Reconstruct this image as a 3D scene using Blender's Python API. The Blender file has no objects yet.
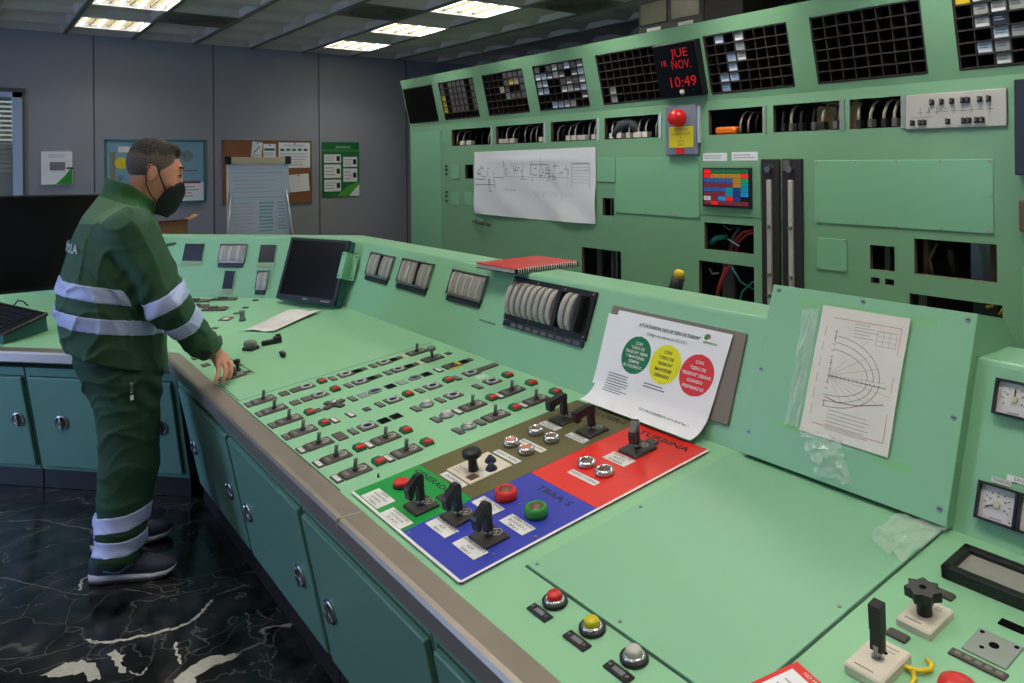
import bpy, bmesh, math, random
import numpy as np
from mathutils import Matrix, Vector
random.seed(7)
C = bpy.context.scene.collection
PI = math.pi
rad = math.radians

# ------------------------------------------------------------------ materials
def lin(c):
    out = []
    for v in c[:3]:
        v = v / 255.0
        out.append(v / 12.92 if v <= 0.04045 else ((v + 0.055) / 1.055) ** 2.4)
    return (out[0], out[1], out[2], 1.0)

MATS = {}
def mat(name, col, rough=0.5, metal=0.0, var=0.06, scale=6.0, bump=0.0, bscale=200.0, emit=None, es=1.0, trans=0.0, spec=0.5, coat=0.0):
    if name in MATS: return MATS[name]
    m = bpy.data.materials.new(name); m.use_nodes = True
    nt = m.node_tree; N = nt.nodes; L = nt.links
    b = N['Principled BSDF']
    base = lin(col)
    b.inputs['Roughness'].default_value = rough
    b.inputs['Metallic'].default_value = metal
    b.inputs['Specular IOR Level'].default_value = spec
    if coat: b.inputs['Coat Weight'].default_value = coat
    tc = N.new('ShaderNodeTexCoord')
    if var > 0:
        nz = N.new('ShaderNodeTexNoise'); nz.inputs['Scale'].default_value = scale; nz.inputs['Detail'].default_value = 5
        L.new(tc.outputs['Object'], nz.inputs['Vector'])
        mx = N.new('ShaderNodeMix'); mx.data_type = 'RGBA'
        mx.inputs[6].default_value = tuple(max(0, x * (1 - var)) for x in base[:3]) + (1,)
        mx.inputs[7].default_value = tuple(min(1, x * (1 + var)) for x in base[:3]) + (1,)
        L.new(nz.outputs['Fac'], mx.inputs[0]); L.new(mx.outputs[2], b.inputs['Base Color'])
        mr = N.new('ShaderNodeMapRange'); mr.inputs[3].default_value = max(0, rough - 0.06); mr.inputs[4].default_value = min(1, rough + 0.06)
        L.new(nz.outputs['Fac'], mr.inputs[0]); L.new(mr.outputs[0], b.inputs['Roughness'])
    else:
        b.inputs['Base Color'].default_value = base
    if bump > 0:
        n2 = N.new('ShaderNodeTexNoise'); n2.inputs['Scale'].default_value = bscale; n2.inputs['Detail'].default_value = 3
        L.new(tc.outputs['Object'], n2.inputs['Vector'])
        bp = N.new('ShaderNodeBump'); bp.inputs['Strength'].default_value = bump; bp.inputs['Distance'].default_value = 0.01
        L.new(n2.outputs['Fac'], bp.inputs['Height']); L.new(bp.outputs['Normal'], b.inputs['Normal'])
    if trans: b.inputs['Transmission Weight'].default_value = trans
    if emit:
        b.inputs['Emission Color'].default_value = lin(emit); b.inputs['Emission Strength'].default_value = es
    MATS[name] = m
    return m

GREEN = mat('console_green', (138, 192, 152), 0.36, var=0.05, scale=3)
GREEN_D = mat('console_deck_green', (142, 197, 153), 0.42, var=0.06, scale=2.5)
GREEN_P = mat('cover_plate_green', (136, 190, 151), 0.4, var=0.03, scale=3)
GREEN_C = mat('cabinet_green', (110, 156, 141), 0.36, var=0.05, scale=2)
GREEN_B = mat('board_green', (124, 170, 132), 0.4, var=0.05, scale=2)
GREEN_BP = mat('board_cover_green', (130, 186, 146), 0.36, var=0.03, scale=2)
TAPE = mat('green_tape', (132, 194, 134), 0.5, var=0.03)
GROOVE = mat('groove_dark', (50, 84, 68), 0.7, var=0)
STEEL = mat('brushed_steel', (168, 157, 146), 0.42, 0.8, var=0.12, scale=14)
CHROME = mat('chrome', (205, 205, 210), 0.24, 1.0, var=0)
METAL = mat('grey_metal', (150, 152, 152), 0.35, 0.8, var=0.08, scale=20)
ALU = mat('brushed_aluminium', (196, 190, 180), 0.5, 0.35, var=0.06, scale=20)
BLACK = mat('black_plastic', (22, 22, 24), 0.42, var=0.1)
HANDLE = mat('handle_plastic', (34, 29, 32), 0.36, var=0.12, scale=30)
BLACKM = mat('matt_black', (6, 6, 7), 0.9, var=0, spec=.1)
RINGW = mat('ring_pale', (190, 190, 186), 0.4, var=0)
DARKPL = mat('switch_plate_dark', (72, 66, 61), 0.48, var=0.1, scale=40)
PLATE_B = mat('switch_plate_brown', (88, 80, 72), 0.5, var=0.1, scale=40)
LEVER = mat('lever_green_grey', (104, 122, 110), 0.4, var=0.1, scale=40)
WHITE = mat('label_white', (226, 224, 220), 0.55, var=0.02)
PAPER = mat('paper_white', (238, 238, 240), 0.7, var=0.02)
PAPER_O = mat('paper_aged', (228, 221, 212), 0.75, var=0.05, scale=9)
INK = mat('ink_black', (24, 24, 26), 0.6, var=0)
INKG = mat('ink_grey', (122, 122, 126), 0.7, var=0)
INKL = mat('ink_light_grey', (170, 170, 172), 0.7, var=0)
INKR = mat('ink_red', (176, 60, 64), 0.7, var=0)
CREAM = mat('cream', (205, 194, 160), 0.55, var=0.05)
PALE = mat('pale_green_label', (196, 222, 190), 0.6, var=0)
RED = mat('red_plastic', (214, 40, 38), 0.35, var=0.04)
REDLAMP = mat('red_lamp', (200, 34, 34), 0.25, var=0, emit=(210, 30, 30), es=0.12)
REDP = mat('panel_red', (226, 44, 36), 0.38, var=0.04, scale=5)
BLUEP = mat('panel_blue', (52, 62, 172), 0.38, var=0.04, scale=5)
GREENP = mat('panel_bright_green', (10, 152, 62), 0.38, var=0.04, scale=5)
OLIVEP = mat('panel_olive', (98, 92, 56), 0.42, var=0.05, scale=5)
GREENL = mat('green_lamp', (14, 104, 70), 0.4, var=0)
GREENBTN = mat('green_button', (44, 134, 52), 0.2, var=0.03)
YEL = mat('yellow_paint', (228, 196, 26), 0.45, var=0.05)
YELBTN = mat('yellow_button', (206, 196, 20), 0.3, var=0.03)
GREYBTN = mat('grey_button', (190, 188, 178), 0.35, var=0.03)
BLUELENS = mat('blue_lens', (30, 40, 96), 0.15, var=0)
BROWNL = mat('brown_lens', (110, 78, 62), 0.35, var=0.1)
SALMON = mat('salmon_lens', (214, 128, 104), 0.4, var=0.1)
SCREEN = mat('screen_black', (16, 12, 12), 0.22, var=0)
BEZEL = mat('bezel_dark', (30, 36, 44), 0.4, var=0.03)
TEAL = mat('bezel_teal', (44, 96, 96), 0.45, var=0.03)
METERBODY = mat('meter_strip', (178, 172, 164), 0.4, 0.2, var=0.1, scale=60)
METERDARK = mat('meter_dark_grey', (120, 114, 106), 0.5, var=0.08, scale=60)  # darker grey of meter backs, scale ticks and small prints
DIAL = mat('dial_face', (210, 206, 206), 0.3, var=0.05, scale=12)
GREYPL = mat('grey_plate', (150, 158, 150), 0.45, 0.3, var=0.04)
BEIGEPL = mat('beige_plate', (216, 206, 188), 0.5, var=0.05, scale=20)
LCDGREY = mat('lcd_grey', (150, 148, 142), 0.35, var=0.04)
INTERIOR = mat('interior_dark', (32, 31, 32), 0.8, var=0.2, scale=4)
INTGREY = mat('interior_grey', (96, 92, 92), 0.7, var=0.2, scale=6)
RUSTY = mat('rusty_edge', (104, 82, 68), 0.75, var=0.25, scale=20)
CABLE = mat('cable_grey', (178, 166, 150), 0.5, var=0.1)
CABLE_R = mat('cable_red', (170, 50, 60), 0.5, var=0.1)
CABLE_T = mat('cable_teal', (46, 140, 130), 0.5, var=0.1)
CABLE_K = mat('cable_black', (30, 28, 28), 0.5, var=0.1)
CONN = mat('connector_cream', (206, 198, 186), 0.5, var=0.05)
ORANGE = mat('orange_plastic', (236, 116, 24), 0.4, var=0.05)
TILE_G = mat('lamp_window_grey', (168, 170, 164), 0.45, var=0.08, scale=60)
TILE_B = mat('lamp_window_blue', (170, 190, 214), 0.4, var=0.08, scale=60)
TILE_N = mat('lamp_window_navy', (44, 54, 70), 0.4, var=0.05)
TILE_D = mat('lamp_window_dim', (92, 88, 84), 0.5, var=0.15, scale=60)
GRID = mat('annunciator_grid', (58, 48, 46), 0.6, var=0.1, scale=20)
STRIPW = mat('hinge_strip', (214, 226, 236), 0.25, 0.3, var=0.02)  # pale tone also paints in the reflection off the door edges
LEDR = mat('led_red', (90, 6, 10), 0.4, var=0, emit=(225, 18, 34), es=0.4)
BOXGREY = mat('beacon_box_grey', (126, 132, 146), 0.5, 0.2, var=0.04)
YSIGN = mat('sign_yellow', (226, 208, 40), 0.5, var=0.03)
CORK = mat('cork', (150, 98, 62), 0.9, var=0.2, scale=60, bump=0.3)
WALLM = mat('wall_panel', (150, 150, 158), 0.55, var=0.03, scale=2)
WALLSEAM = mat('wall_seam', (84, 84, 90), 0.6, var=0)
CEILM = mat('ceiling_tile', (222, 208, 198), 0.9, var=0.12, scale=16, bump=0.25, bscale=120)
TBAR = mat('ceiling_bar', (120, 116, 104), 0.6, var=0.05)
LOUVER = mat('louver_white', (226, 228, 226), 0.4, 0.0, var=0.03)
TUBE = mat('tube_light', (255, 250, 240), 0.5, var=0, emit=(255, 246, 232), es=2.6)
WOOD = mat('frame_wood', (120, 96, 70), 0.6, var=0.15, scale=10)
CARD = mat('cardboard', (176, 128, 86), 0.85, var=0.08, scale=8)
GFRAME = mat('teal_frame', (60, 120, 126), 0.4, var=0.03)
PGREEN = mat('poster_green', (24, 110, 56), 0.5, var=0.04)
PBLUE = mat('poster_sky', (128, 168, 188), 0.5, var=0.12, scale=5)
SKIN = mat('skin', (214, 150, 126), 0.5, var=0.1, scale=24)
HAIR = mat('hair_dark', (48, 40, 38), 0.65, var=0.5, scale=90, bump=0.6, bscale=300)
JACKET = mat('jacket_green', (50, 90, 64), 0.75, var=0.1, scale=14, bump=0.25, bscale=260)
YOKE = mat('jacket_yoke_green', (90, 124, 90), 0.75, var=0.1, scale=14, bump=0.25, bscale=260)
TROUSER = mat('trouser_green', (38, 74, 52), 0.8, var=0.12, scale=14, bump=0.25, bscale=260)
BAND = mat('reflective_band', (196, 208, 255), 0.4, 0.0, var=0.03, scale=30, emit=None)
MASKM = mat('mask_black', (20, 20, 23), 0.75, var=0.05, scale=60)
SHOE = mat('shoe_navy', (58, 60, 80), 0.7, var=0.15, scale=60, bump=0.3)
SOLE = mat('sole_grey', (204, 200, 214), 0.6, var=0.05)
SOLED = mat('outsole_dark', (60, 56, 60), 0.7, var=0.05)
SWOOSH = mat('shoe_stripe', (150, 160, 200), 0.5, var=0)
PRINT = mat('jacket_print', (206, 214, 214), 0.6, var=0)
FLIPW = mat('flipchart_sheet', (196, 208, 226), 0.6, var=0.04, scale=4)
KICK = mat('plinth_dark', (34, 31, 32), 0.45, var=0.1)
REDBOOK = mat('red_cover', (204, 40, 34), 0.32, var=0.04)
PAGES = mat('page_edges', (196, 190, 184), 0.8, var=0.08, scale=60)

def film_mat():
    m = bpy.data.materials.new('clear_film'); m.use_nodes = True
    b = m.node_tree.nodes['Principled BSDF']
    b.inputs['Base Color'].default_value = (0.92, 0.97, 0.93, 1); b.inputs['Roughness'].default_value = 0.16
    b.inputs['Alpha'].default_value = 0.26; b.inputs['Specular IOR Level'].default_value = 0.9
    return m
FILM = film_mat()
def glass_mat():
    m = bpy.data.materials.new('window_glass'); m.use_nodes = True
    b = m.node_tree.nodes['Principled BSDF']
    b.inputs['Base Color'].default_value = (0.95, 0.98, 0.97, 1); b.inputs['Roughness'].default_value = 0.03
    b.inputs['Alpha'].default_value = 0.12
    return m
GLASS = glass_mat()

def marble_mat():
    m = bpy.data.materials.new('dark_marble'); m.use_nodes = True
    nt = m.node_tree; N = nt.nodes; L = nt.links; b = N['Principled BSDF']
    tc = N.new('ShaderNodeTexCoord')
    warp = N.new('ShaderNodeTexNoise'); warp.inputs['Scale'].default_value = 1.7; warp.inputs['Detail'].default_value = 6
    L.new(tc.outputs['Object'], warp.inputs['Vector'])
    add = N.new('ShaderNodeVectorMath'); add.operation = 'MULTIPLY_ADD'
    add.inputs[1].default_value = (0.9, 0.9, 0.9)
    L.new(warp.outputs['Color'], add.inputs[0]); L.new(tc.outputs['Object'], add.inputs[2])
    def veins(scale, w, seed):
        v = N.new('ShaderNodeTexVoronoi'); v.feature = 'DISTANCE_TO_EDGE'; v.inputs['Scale'].default_value = scale
        mp = N.new('ShaderNodeMapping'); mp.inputs['Location'].default_value = (seed, seed * 0.7, 0); mp.inputs['Rotation'].default_value = (0, 0, seed)
        mp.inputs['Scale'].default_value = (1.0, 2.0, 1.0)
        L.new(add.outputs[0], mp.inputs['Vector']); L.new(mp.outputs[0], v.inputs['Vector'])
        r = N.new('ShaderNodeMapRange'); r.inputs[1].default_value = 0.0; r.inputs[2].default_value = w; r.inputs[3].default_value = 1; r.inputs[4].default_value = 0
        L.new(v.outputs['Distance'], r.inputs[0])
        return r
    v1 = veins(0.5, 0.010, 2.3); v2 = veins(2.6, 0.012, 5.1); v3 = veins(0.62, 0.02, 0.9)
    patch = N.new('ShaderNodeTexNoise'); patch.inputs['Scale'].default_value = 1.3; patch.inputs['Detail'].default_value = 4
    mp2 = N.new('ShaderNodeMapping'); mp2.inputs['Location'].default_value = (3.1, 1.2, 0)
    L.new(tc.outputs['Object'], mp2.inputs['Vector']); L.new(mp2.outputs[0], patch.inputs['Vector'])
    pr = N.new('ShaderNodeMapRange'); pr.inputs[1].default_value = 0.58; pr.inputs[2].default_value = 0.70; pr.inputs[4].default_value = 0.5
    L.new(patch.outputs['Fac'], pr.inputs[0])
    m1 = N.new('ShaderNodeMath'); m1.operation = 'MULTIPLY'; L.new(v3.outputs[0], m1.inputs[0]); L.new(pr.outputs[0], m1.inputs[1])
    pr2 = N.new('ShaderNodeMapRange'); pr2.inputs[1].default_value = 0.42; pr2.inputs[2].default_value = 0.62; pr2.inputs[3].default_value = 0.03
    L.new(patch.outputs['Fac'], pr2.inputs[0])
    m2 = N.new('ShaderNodeMath'); m2.operation = 'MULTIPLY'; L.new(v1.outputs[0], m2.inputs[0]); L.new(pr2.outputs[0], m2.inputs[1])
    mx = N.new('ShaderNodeMath'); mx.operation = 'MAXIMUM'; L.new(m1.outputs[0], mx.inputs[0]); L.new(m2.outputs[0], mx.inputs[1])
    m3 = N.new('ShaderNodeMath'); m3.operation = 'MULTIPLY'; m3.inputs[1].default_value = 0.16; L.new(v2.outputs[0], m3.inputs[0])
    mx2 = N.new('ShaderNodeMath'); mx2.operation = 'MAXIMUM'; L.new(mx.outputs[0], mx2.inputs[0]); L.new(m3.outputs[0], mx2.inputs[1])
    fine = N.new('ShaderNodeTexNoise'); fine.inputs['Scale'].default_value = 9; fine.inputs['Detail'].default_value = 8; fine.inputs['Roughness'].default_value = 0.7
    L.new(tc.outputs['Object'], fine.inputs['Vector'])
    cr = N.new('ShaderNodeMix'); cr.data_type = 'RGBA'
    cr.inputs[6].default_value = lin((10, 10, 12)); cr.inputs[7].default_value = lin((74, 72, 70))
    fr_ = N.new('ShaderNodeMapRange'); fr_.inputs[1].default_value = .42; fr_.inputs[2].default_value = .85; L.new(fine.outputs['Fac'], fr_.inputs[0]); L.new(fr_.outputs[0], cr.inputs[0])
    br = N.new('ShaderNodeTexBrick')
    br.inputs['Color1'].default_value = (1, 1, 1, 1); br.inputs['Color2'].default_value = (0.72, 0.78, 0.78, 1); br.inputs['Mortar'].default_value = (0.35, 0.35, 0.35, 1)
    br.inputs['Scale'].default_value = 1.0; br.inputs['Brick Width'].default_value = 0.6; br.inputs['Row Height'].default_value = 0.6
    br.inputs['Mortar Size'].default_value = 0.0015; br.offset = 0.0
    L.new(tc.outputs['Object'], br.inputs['Vector'])
    ml = N.new('ShaderNodeMix'); ml.data_type = 'RGBA'; ml.blend_type = 'MULTIPLY'; ml.inputs[0].default_value = 1
    L.new(cr.outputs[2], ml.inputs[6]); L.new(br.outputs['Color'], ml.inputs[7])
    fin = N.new('ShaderNodeMix'); fin.data_type = 'RGBA'; fin.inputs[7].default_value = lin((196, 190, 178))
    L.new(mx2.outputs[0], fin.inputs[0]); L.new(ml.outputs[2], fin.inputs[6])
    L.new(fin.outputs[2], b.inputs['Base Color'])
    b.inputs['Roughness'].default_value = 0.2
    return m
MARBLE = marble_mat()

# ------------------------------------------------------------------ mesh builder
_txt = {}
def text_data(s, bold=False):
    k = (s, bold)
    if k not in _txt:
        cu = bpy.data.curves.new('lettering', 'FONT'); cu.body = s; cu.align_x = 'CENTER'; cu.align_y = 'CENTER'
        cu.resolution_u = 2; cu.space_line = 1.0
        if bold: cu.offset = 0.018
        o = bpy.data.objects.new('lettering', cu); C.objects.link(o)
        dg = bpy.context.evaluated_depsgraph_get(); dg.update()
        me = bpy.data.meshes.new_from_object(o.evaluated_get(dg))
        vs = [tuple(v.co) for v in me.vertices]; fs = [tuple(p.vertices) for p in me.polygons]
        bpy.data.objects.remove(o); bpy.data.curves.remove(cu); bpy.data.meshes.remove(me)
        _txt[k] = (vs, fs)
    return _txt[k]

class MB:
    def __init__(s): s.v = []; s.f = []; s.m = []; s.sm = []; s.mats = []
    def mi(s, m):
        if m not in s.mats: s.mats.append(m)
        return s.mats.index(m)
    def add(s, vs, fs, m, M=None, smooth=False):
        b = len(s.v)
        s.v += [tuple(M @ Vector(v)) for v in vs] if M is not None else [tuple(v) for v in vs]
        i = s.mi(m)
        for f in fs: s.f.append(tuple(b + k for k in f)); s.m.append(i); s.sm.append(smooth)
        return s
    def box(s, x0, x1, y0, y1, z0, z1, m, M=None, bev=0.0):
        if bev <= 0:
            vs = [(x, y, z) for z in (z0, z1) for y in (y0, y1) for x in (x0, x1)]
            return s.add(vs, [(0, 2, 3, 1), (4, 5, 7, 6), (0, 1, 5, 4), (2, 6, 7, 3), (0, 4, 6, 2), (1, 3, 7, 5)], m, M)
        b = bev
        poly = [(x0 + b, y0), (x1 - b, y0), (x1, y0 + b), (x1, y1 - b), (x1 - b, y1), (x0 + b, y1), (x0, y1 - b), (x0, y0 + b)]
        inn = [(x0 + 2 * b, y0 + b), (x1 - 2 * b, y0 + b), (x1 - b, y0 + 2 * b), (x1 - b, y1 - 2 * b), (x1 - 2 * b, y1 - b), (x0 + 2 * b, y1 - b), (x0 + b, y1 - 2 * b), (x0 + b, y0 + 2 * b)]
        vs = [(x, y, z0) for x, y in poly] + [(x, y, z1 - b) for x, y in poly] + [(x, y, z1) for x, y in inn]
        fs = [tuple(range(7, -1, -1)), tuple(range(16, 24))]
        for k in range(8):
            j = (k + 1) % 8
            fs += [(k, j, 8 + j, 8 + k), (8 + k, 8 + j, 16 + j, 16 + k)]
        return s.add(vs, fs, m, M)
    def prism(s, poly, z0, z1, m, M=None, smooth=False):
        n = len(poly)
        vs = [(x, y, z0) for x, y in poly] + [(x, y, z1) for x, y in poly]
        fs = [tuple(range(n - 1, -1, -1)), tuple(range(n, 2 * n))] + [(k, (k + 1) % n, n + (k + 1) % n, n + k) for k in range(n)]
        return s.add(vs, fs, m, M, smooth)
    def lathe(s, prof, m, M=None, n=20, smooth=True, sx=1, sy=1):
        vs = []; fs = []
        for r, z in prof:
            for k in range(n):
                a = 2 * PI * k / n; vs.append((r * math.cos(a) * sx, r * math.sin(a) * sy, z))
        for i in range(len(prof) - 1):
            for k in range(n):
                j = (k + 1) % n; fs.append((i * n + k, i * n + j, (i + 1) * n + j, (i + 1) * n + k))
        fs.append(tuple(range(n - 1, -1, -1))); fs.append(tuple((len(prof) - 1) * n + k for k in range(n)))
        return s.add(vs, fs, m, M, smooth)
    def cyl(s, r, z0, z1, m, M=None, n=20, r2=None):
        r2 = r if r2 is None else r2
        return s.lathe([(r, z0), (r2, z1)], m, M, n, smooth=False)
    def ring(s, r0, r1, z0, z1, m, M=None, n=24, sx=1, sy=1):
        vs = []; fs = []
        for r, z in ((r0, z0), (r1, z0), (r1, z1), (r0, z1)):
            for k in range(n):
                a = 2 * PI * k / n; vs.append((r * math.cos(a) * sx, r * math.sin(a) * sy, z))
        for i in range(4):
            i2 = (i + 1) % 4
            for k in range(n):
                j = (k + 1) % n; fs.append((i * n + k, i * n + j, i2 * n + j, i2 * n + k))
        return s.add(vs, fs, m, M, True)
    def tube(s, pts, r, m, M=None, n=8):
        pts = [Vector(p) for p in pts]; vs = []; fs = []
        up = Vector((0.13, 0.21, 0.97))
        for i, p in enumerate(pts):
            d = (pts[min(i + 1, len(pts) - 1)] - pts[max(i - 1, 0)]).normalized()
            a = d.cross(up)
            if a.length < 1e-3: a = d.cross(Vector((1, 0, 0)))
            a.normalize(); b = d.cross(a)
            rr = r[i] if isinstance(r, (list, tuple)) else r
            for k in range(n):
                t = 2 * PI * k / n; vs.append(tuple(p + a * (rr * math.cos(t)) + b * (rr * math.sin(t))))
        for i in range(len(pts) - 1):
            for k in range(n):
                j = (k + 1) % n; fs.append((i * n + k, i * n + j, (i + 1) * n + j, (i + 1) * n + k))
        fs.append(tuple(range(n - 1, -1, -1))); fs.append(tuple((len(pts) - 1) * n + k for k in range(n)))
        return s.add(vs, fs, m, M, True)
    def quad(s, a, b, c, d, m, M=None): return s.add([a, b, c, d], [(0, 1, 2, 3)], m, M)
    def bar(s, x0, y0, x1, y1, w, z, m, M=None):
        d = Vector((x1 - x0, y1 - y0, 0)); L = d.length or 1e-9; n = Vector((-d.y, d.x, 0)) / L * w / 2
        return s.add([(x0 - n.x, y0 - n.y, z), (x1 - n.x, y1 - n.y, z), (x1 + n.x, y1 + n.y, z), (x0 + n.x, y0 + n.y, z)], [(0, 1, 2, 3)], m, M)
    def text(s, t, size, m, M=None, x=0, y=0, z=0.0, width=None, bold=False, rot=0, flex=True):
        vs, fs = text_data(t, bold)
        if not vs: return s
        xs = [v[0] for v in vs]; w = max(xs) - min(xs); cx = (max(xs) + min(xs)) / 2
        sx = size
        if width and (w * size > width or not flex): sx = width / w
        T = Matrix.Translation((x, y, z)) @ Matrix.Rotation(rot, 4, 'Z') @ Matrix.Diagonal((sx, size, 1, 1)) @ Matrix.Translation((-cx, 0, 0))
        return s.add(vs, fs, m, (M @ T) if M is not None else T)
    def lines(s, x0, x1, y0, y1, n, m, z, M=None, fill=0.4, jitter=0.25):
        h = (y1 - y0) / n
        for k in range(n):
            yy = y1 - (k + 0.5) * h; e = x1 - (x1 - x0) * random.random() * jitter
            s.add([(x0, yy - h * fill / 2, z), (e, yy - h * fill / 2, z), (e, yy + h * fill / 2, z), (x0, yy + h * fill / 2, z)], [(0, 1, 2, 3)], m, M)
        return s
    def mesh(s, name):
        me = bpy.data.meshes.new(name); me.from_pydata(s.v, [], s.f)
        for m in s.mats: me.materials.append(m)
        me.polygons.foreach_set('material_index', s.m); me.polygons.foreach_set('use_smooth', s.sm)
        me.validate(); me.update()
        return me
    def build(s, name, parent=None, M=None):
        return link(name, s.mesh(name), parent, M)

def link(name, me, parent=None, M=None):
    o = bpy.data.objects.new(name, me); C.objects.link(o)
    if parent is not None: o.parent = parent
    if M is not None: o.matrix_basis = M
    return o
def tag(o, label=None, cat=None, group=None, kind=None):
    if label: o['label'] = label
    if cat: o['category'] = cat
    if group: o['group'] = group
    if kind: o['kind'] = kind
    return o
def thing(name, label, cat, M=None, group=None):
    o = bpy.data.objects.new(name, None); C.objects.link(o); o.empty_display_size = 0.05
    if M is not None: o.matrix_world = M
    return tag(o, label, cat, group)
def struct(o): o['kind'] = 'structure'; return o
def dup(root, parent=None, M=None):
    r = root.copy(); C.objects.link(r); r.parent = parent
    if M is not None: r.matrix_basis = M
    for ch in root.children:
        c = ch.copy(); C.objects.link(c); c.parent = r
        for g in ch.children:
            d = g.copy(); C.objects.link(d); d.parent = c
    return r

# ------------------------------------------------------------------ the planes things are mounted on
def frame(O, U, V):
    U = Vector(U); V = Vector(V); N = U.cross(V)
    M = Matrix.Identity(4)
    for i in range(3): M[i][0] = U[i]; M[i][1] = V[i]; M[i][2] = N[i]; M[i][3] = O[i]
    return M
AL, BE, TAU, TC = rad(7), rad(20), rad(13), rad(11.5)
h = math.sqrt(0.5); CY = 3.93
ZB = 0.74 + 0.885 * math.tan(AL)
CON = frame((0.84, 0, 0.74), (0, -1, 0), (math.cos(AL), 0, math.sin(AL)))
FACE = frame((1.725, 0, ZB), (0, -1, 0), (math.sin(BE), 0, math.cos(BE)))
LCON = frame((0.84, CY, 0.74), (h, -h, 0), (h * math.cos(AL), h * math.cos(AL), math.sin(AL)))
LFACE = frame((0.84 + h * .885, CY + h * .885, ZB), (h, -h, 0), (h * math.sin(BE), h * math.sin(BE), math.cos(BE)))
XB, ZK = 4.1, 2.05
LOW = frame((XB, 0, 0), (0, -1, 0), (0, 0, 1))
UP = frame((XB, 0, ZK), (0, -1, 0), (-math.sin(TAU), 0, math.cos(TAU)))
YW = 8.6
WALL = frame((0, YW, 0), (1, 0, 0), (0, 0, 1))
CAB = frame((0.93, 0, 0.1), (0, -1, 0), (-math.sin(TC), 0, math.cos(TC)))
LCAB = frame((0.93, CY + .09 * (math.sqrt(2) - 1), 0.1), (h, -h, 0), (-h * math.sin(TC), -h * math.sin(TC), math.cos(TC)))
def at(F, u, v, n=0.0, rot=0.0): return F @ Matrix.Translation((u, v, n)) @ Matrix.Rotation(rot, 4, 'Z')
T3 = Matrix.Translation
# ================================================================== THE ROOM
X0, X1, Y0, ZC = -3.2, 5.7, -2.6, 2.95
b = MB(); b.box(X0, X1, Y0, YW, -0.1, 0.0, MARBLE)
# the pale veins of the stone, inlaid flush with the polished slab
VEIN = mat('marble_vein', (186, 180, 166), .22, var=.35, scale=60); VEIN2 = mat('marble_vein_dim', (92, 92, 88), .22, var=.4, scale=50)
rv = random.Random(11)
def rough(pts, n=5, e=.008):
    out = []
    for (xa, ya), (xb, yb) in zip(pts, pts[1:]):
        for k in range(n): out.append((xa + (xb - xa) * k / n + rv.uniform(-e, e), ya + (yb - ya) * k / n + rv.uniform(-e, e)))
    return out + [pts[-1]]
for poly in ([(.189, 2.902), (.265, 2.926), (.303, 2.91), (.349, 2.87), (.347, 2.768), (.317, 2.778), (.301, 2.837), (.241, 2.858)], [(.385, 2.901), (.411, 2.908), (.427, 2.851), (.415, 2.815), (.423, 2.753), (.403, 2.756), (.394, 2.836)],
             [(.52, 2.50), (.538, 2.62), (.583, 2.659), (.648, 2.68), (.705, 2.651), (.753, 2.622), (.71, 2.609), (.655, 2.619), (.596, 2.595), (.56, 2.50)]):
    q = rough(poly + poly[:1], 4, .006)[:-1]; b.add([(x, y, .0003) for x, y in q], [tuple(range(len(q)))], VEIN)
for pts, w, m in (([(.332, 3.028), (.385, 2.968), (.459, 2.94), (.552, 2.921), (.63, 2.913), (.684, 2.941), (.723, 2.982), (.75, 3.019)], .016, VEIN), ([(.774, 3.042), (.833, 3.041), (.903, 3.041)], .012, VEIN2), ([(.582, 2.828), (.573, 2.755), (.572, 2.692)], .013, VEIN), ([(.832, 2.854), (.827, 2.804), (.806, 2.732)], .008, VEIN2),
                  ([(.873, 2.847), (.871, 2.794), (.91, 2.735)], .006, VEIN2), ([(.423, 2.753), (.451, 2.708), (.475, 2.74)], .007, VEIN), ([(.107, 3.687), (.187, 3.592), (.292, 3.426), (.377, 3.338)], .008, VEIN2), ([(.126, 4.267), (.278, 4.178), (.42, 3.986), (.46, 3.91)], .010, VEIN2), ([(.356, 3.396), (.372, 3.472), (.402, 3.495)], .012, VEIN), ([(.05, 3.1), (.2, 3.02), (.36, 3.0)], .005, VEIN2), ([(.5, 3.3), (.62, 3.14), (.8, 3.1)], .005, VEIN2)):
    q = rough(pts, 6, .006)
    for (xa, ya), (xb, yb) in zip(q, q[1:]): b.bar(xa, ya, xb, yb, w * rv.uniform(.35, 1.1), .0003, m)
struct(b.build('floor'))
# far wall: grey panels with dark seams and a window at its end
WX0, WX1, WZ0, WZ1 = -0.85, 0.455, 0.95, 2.35
b = MB()
b.box(X0, WX0, YW, YW + .12, 0, 3.2, WALLM); b.box(WX1, X1, YW, YW + .12, 0, 3.2, WALLM)
b.box(WX0, WX1, YW, YW + .12, 0, WZ0, WALLM); b.box(WX0, WX1, YW, YW + .12, WZ1, 3.2, WALLM)
for sx in (1.06, 2.206, 3.399, 4.55): b.box(sx - .007, sx + .007, YW - .003, YW, 0, ZC, WALLSEAM)
struct(b.build('wall_far'))
b = MB(); b.box(X1, X1 + .1, Y0, YW, 0, 3.2, WALLM); struct(b.build('wall_right'))
b = MB(); b.box(X0, X1, Y0 - .1, Y0, 0, 3.2, WALLM); struct(b.build('wall_rear'))
b = MB()
b.box(X0 - .1, X0, Y0, 2.0, 0, 3.2, WALLM); b.box(X0 - .1, X0, 7.4, YW, 0, 3.2, WALLM)
b.box(X0 - .1, X0, 2.0, 7.4, 0, 0.9, WALLM); b.box(X0 - .1, X0, 2.0, 7.4, 2.5, 3.2, WALLM)
struct(b.build('wall_left'))
b = MB()
for y0, y1 in ((2.0, 2.06), (3.77, 3.83), (5.57, 5.63), (7.34, 7.4)): b.box(X0 - .09, X0 - .01, y0, y1, .9, 2.5, ALU)
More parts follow.
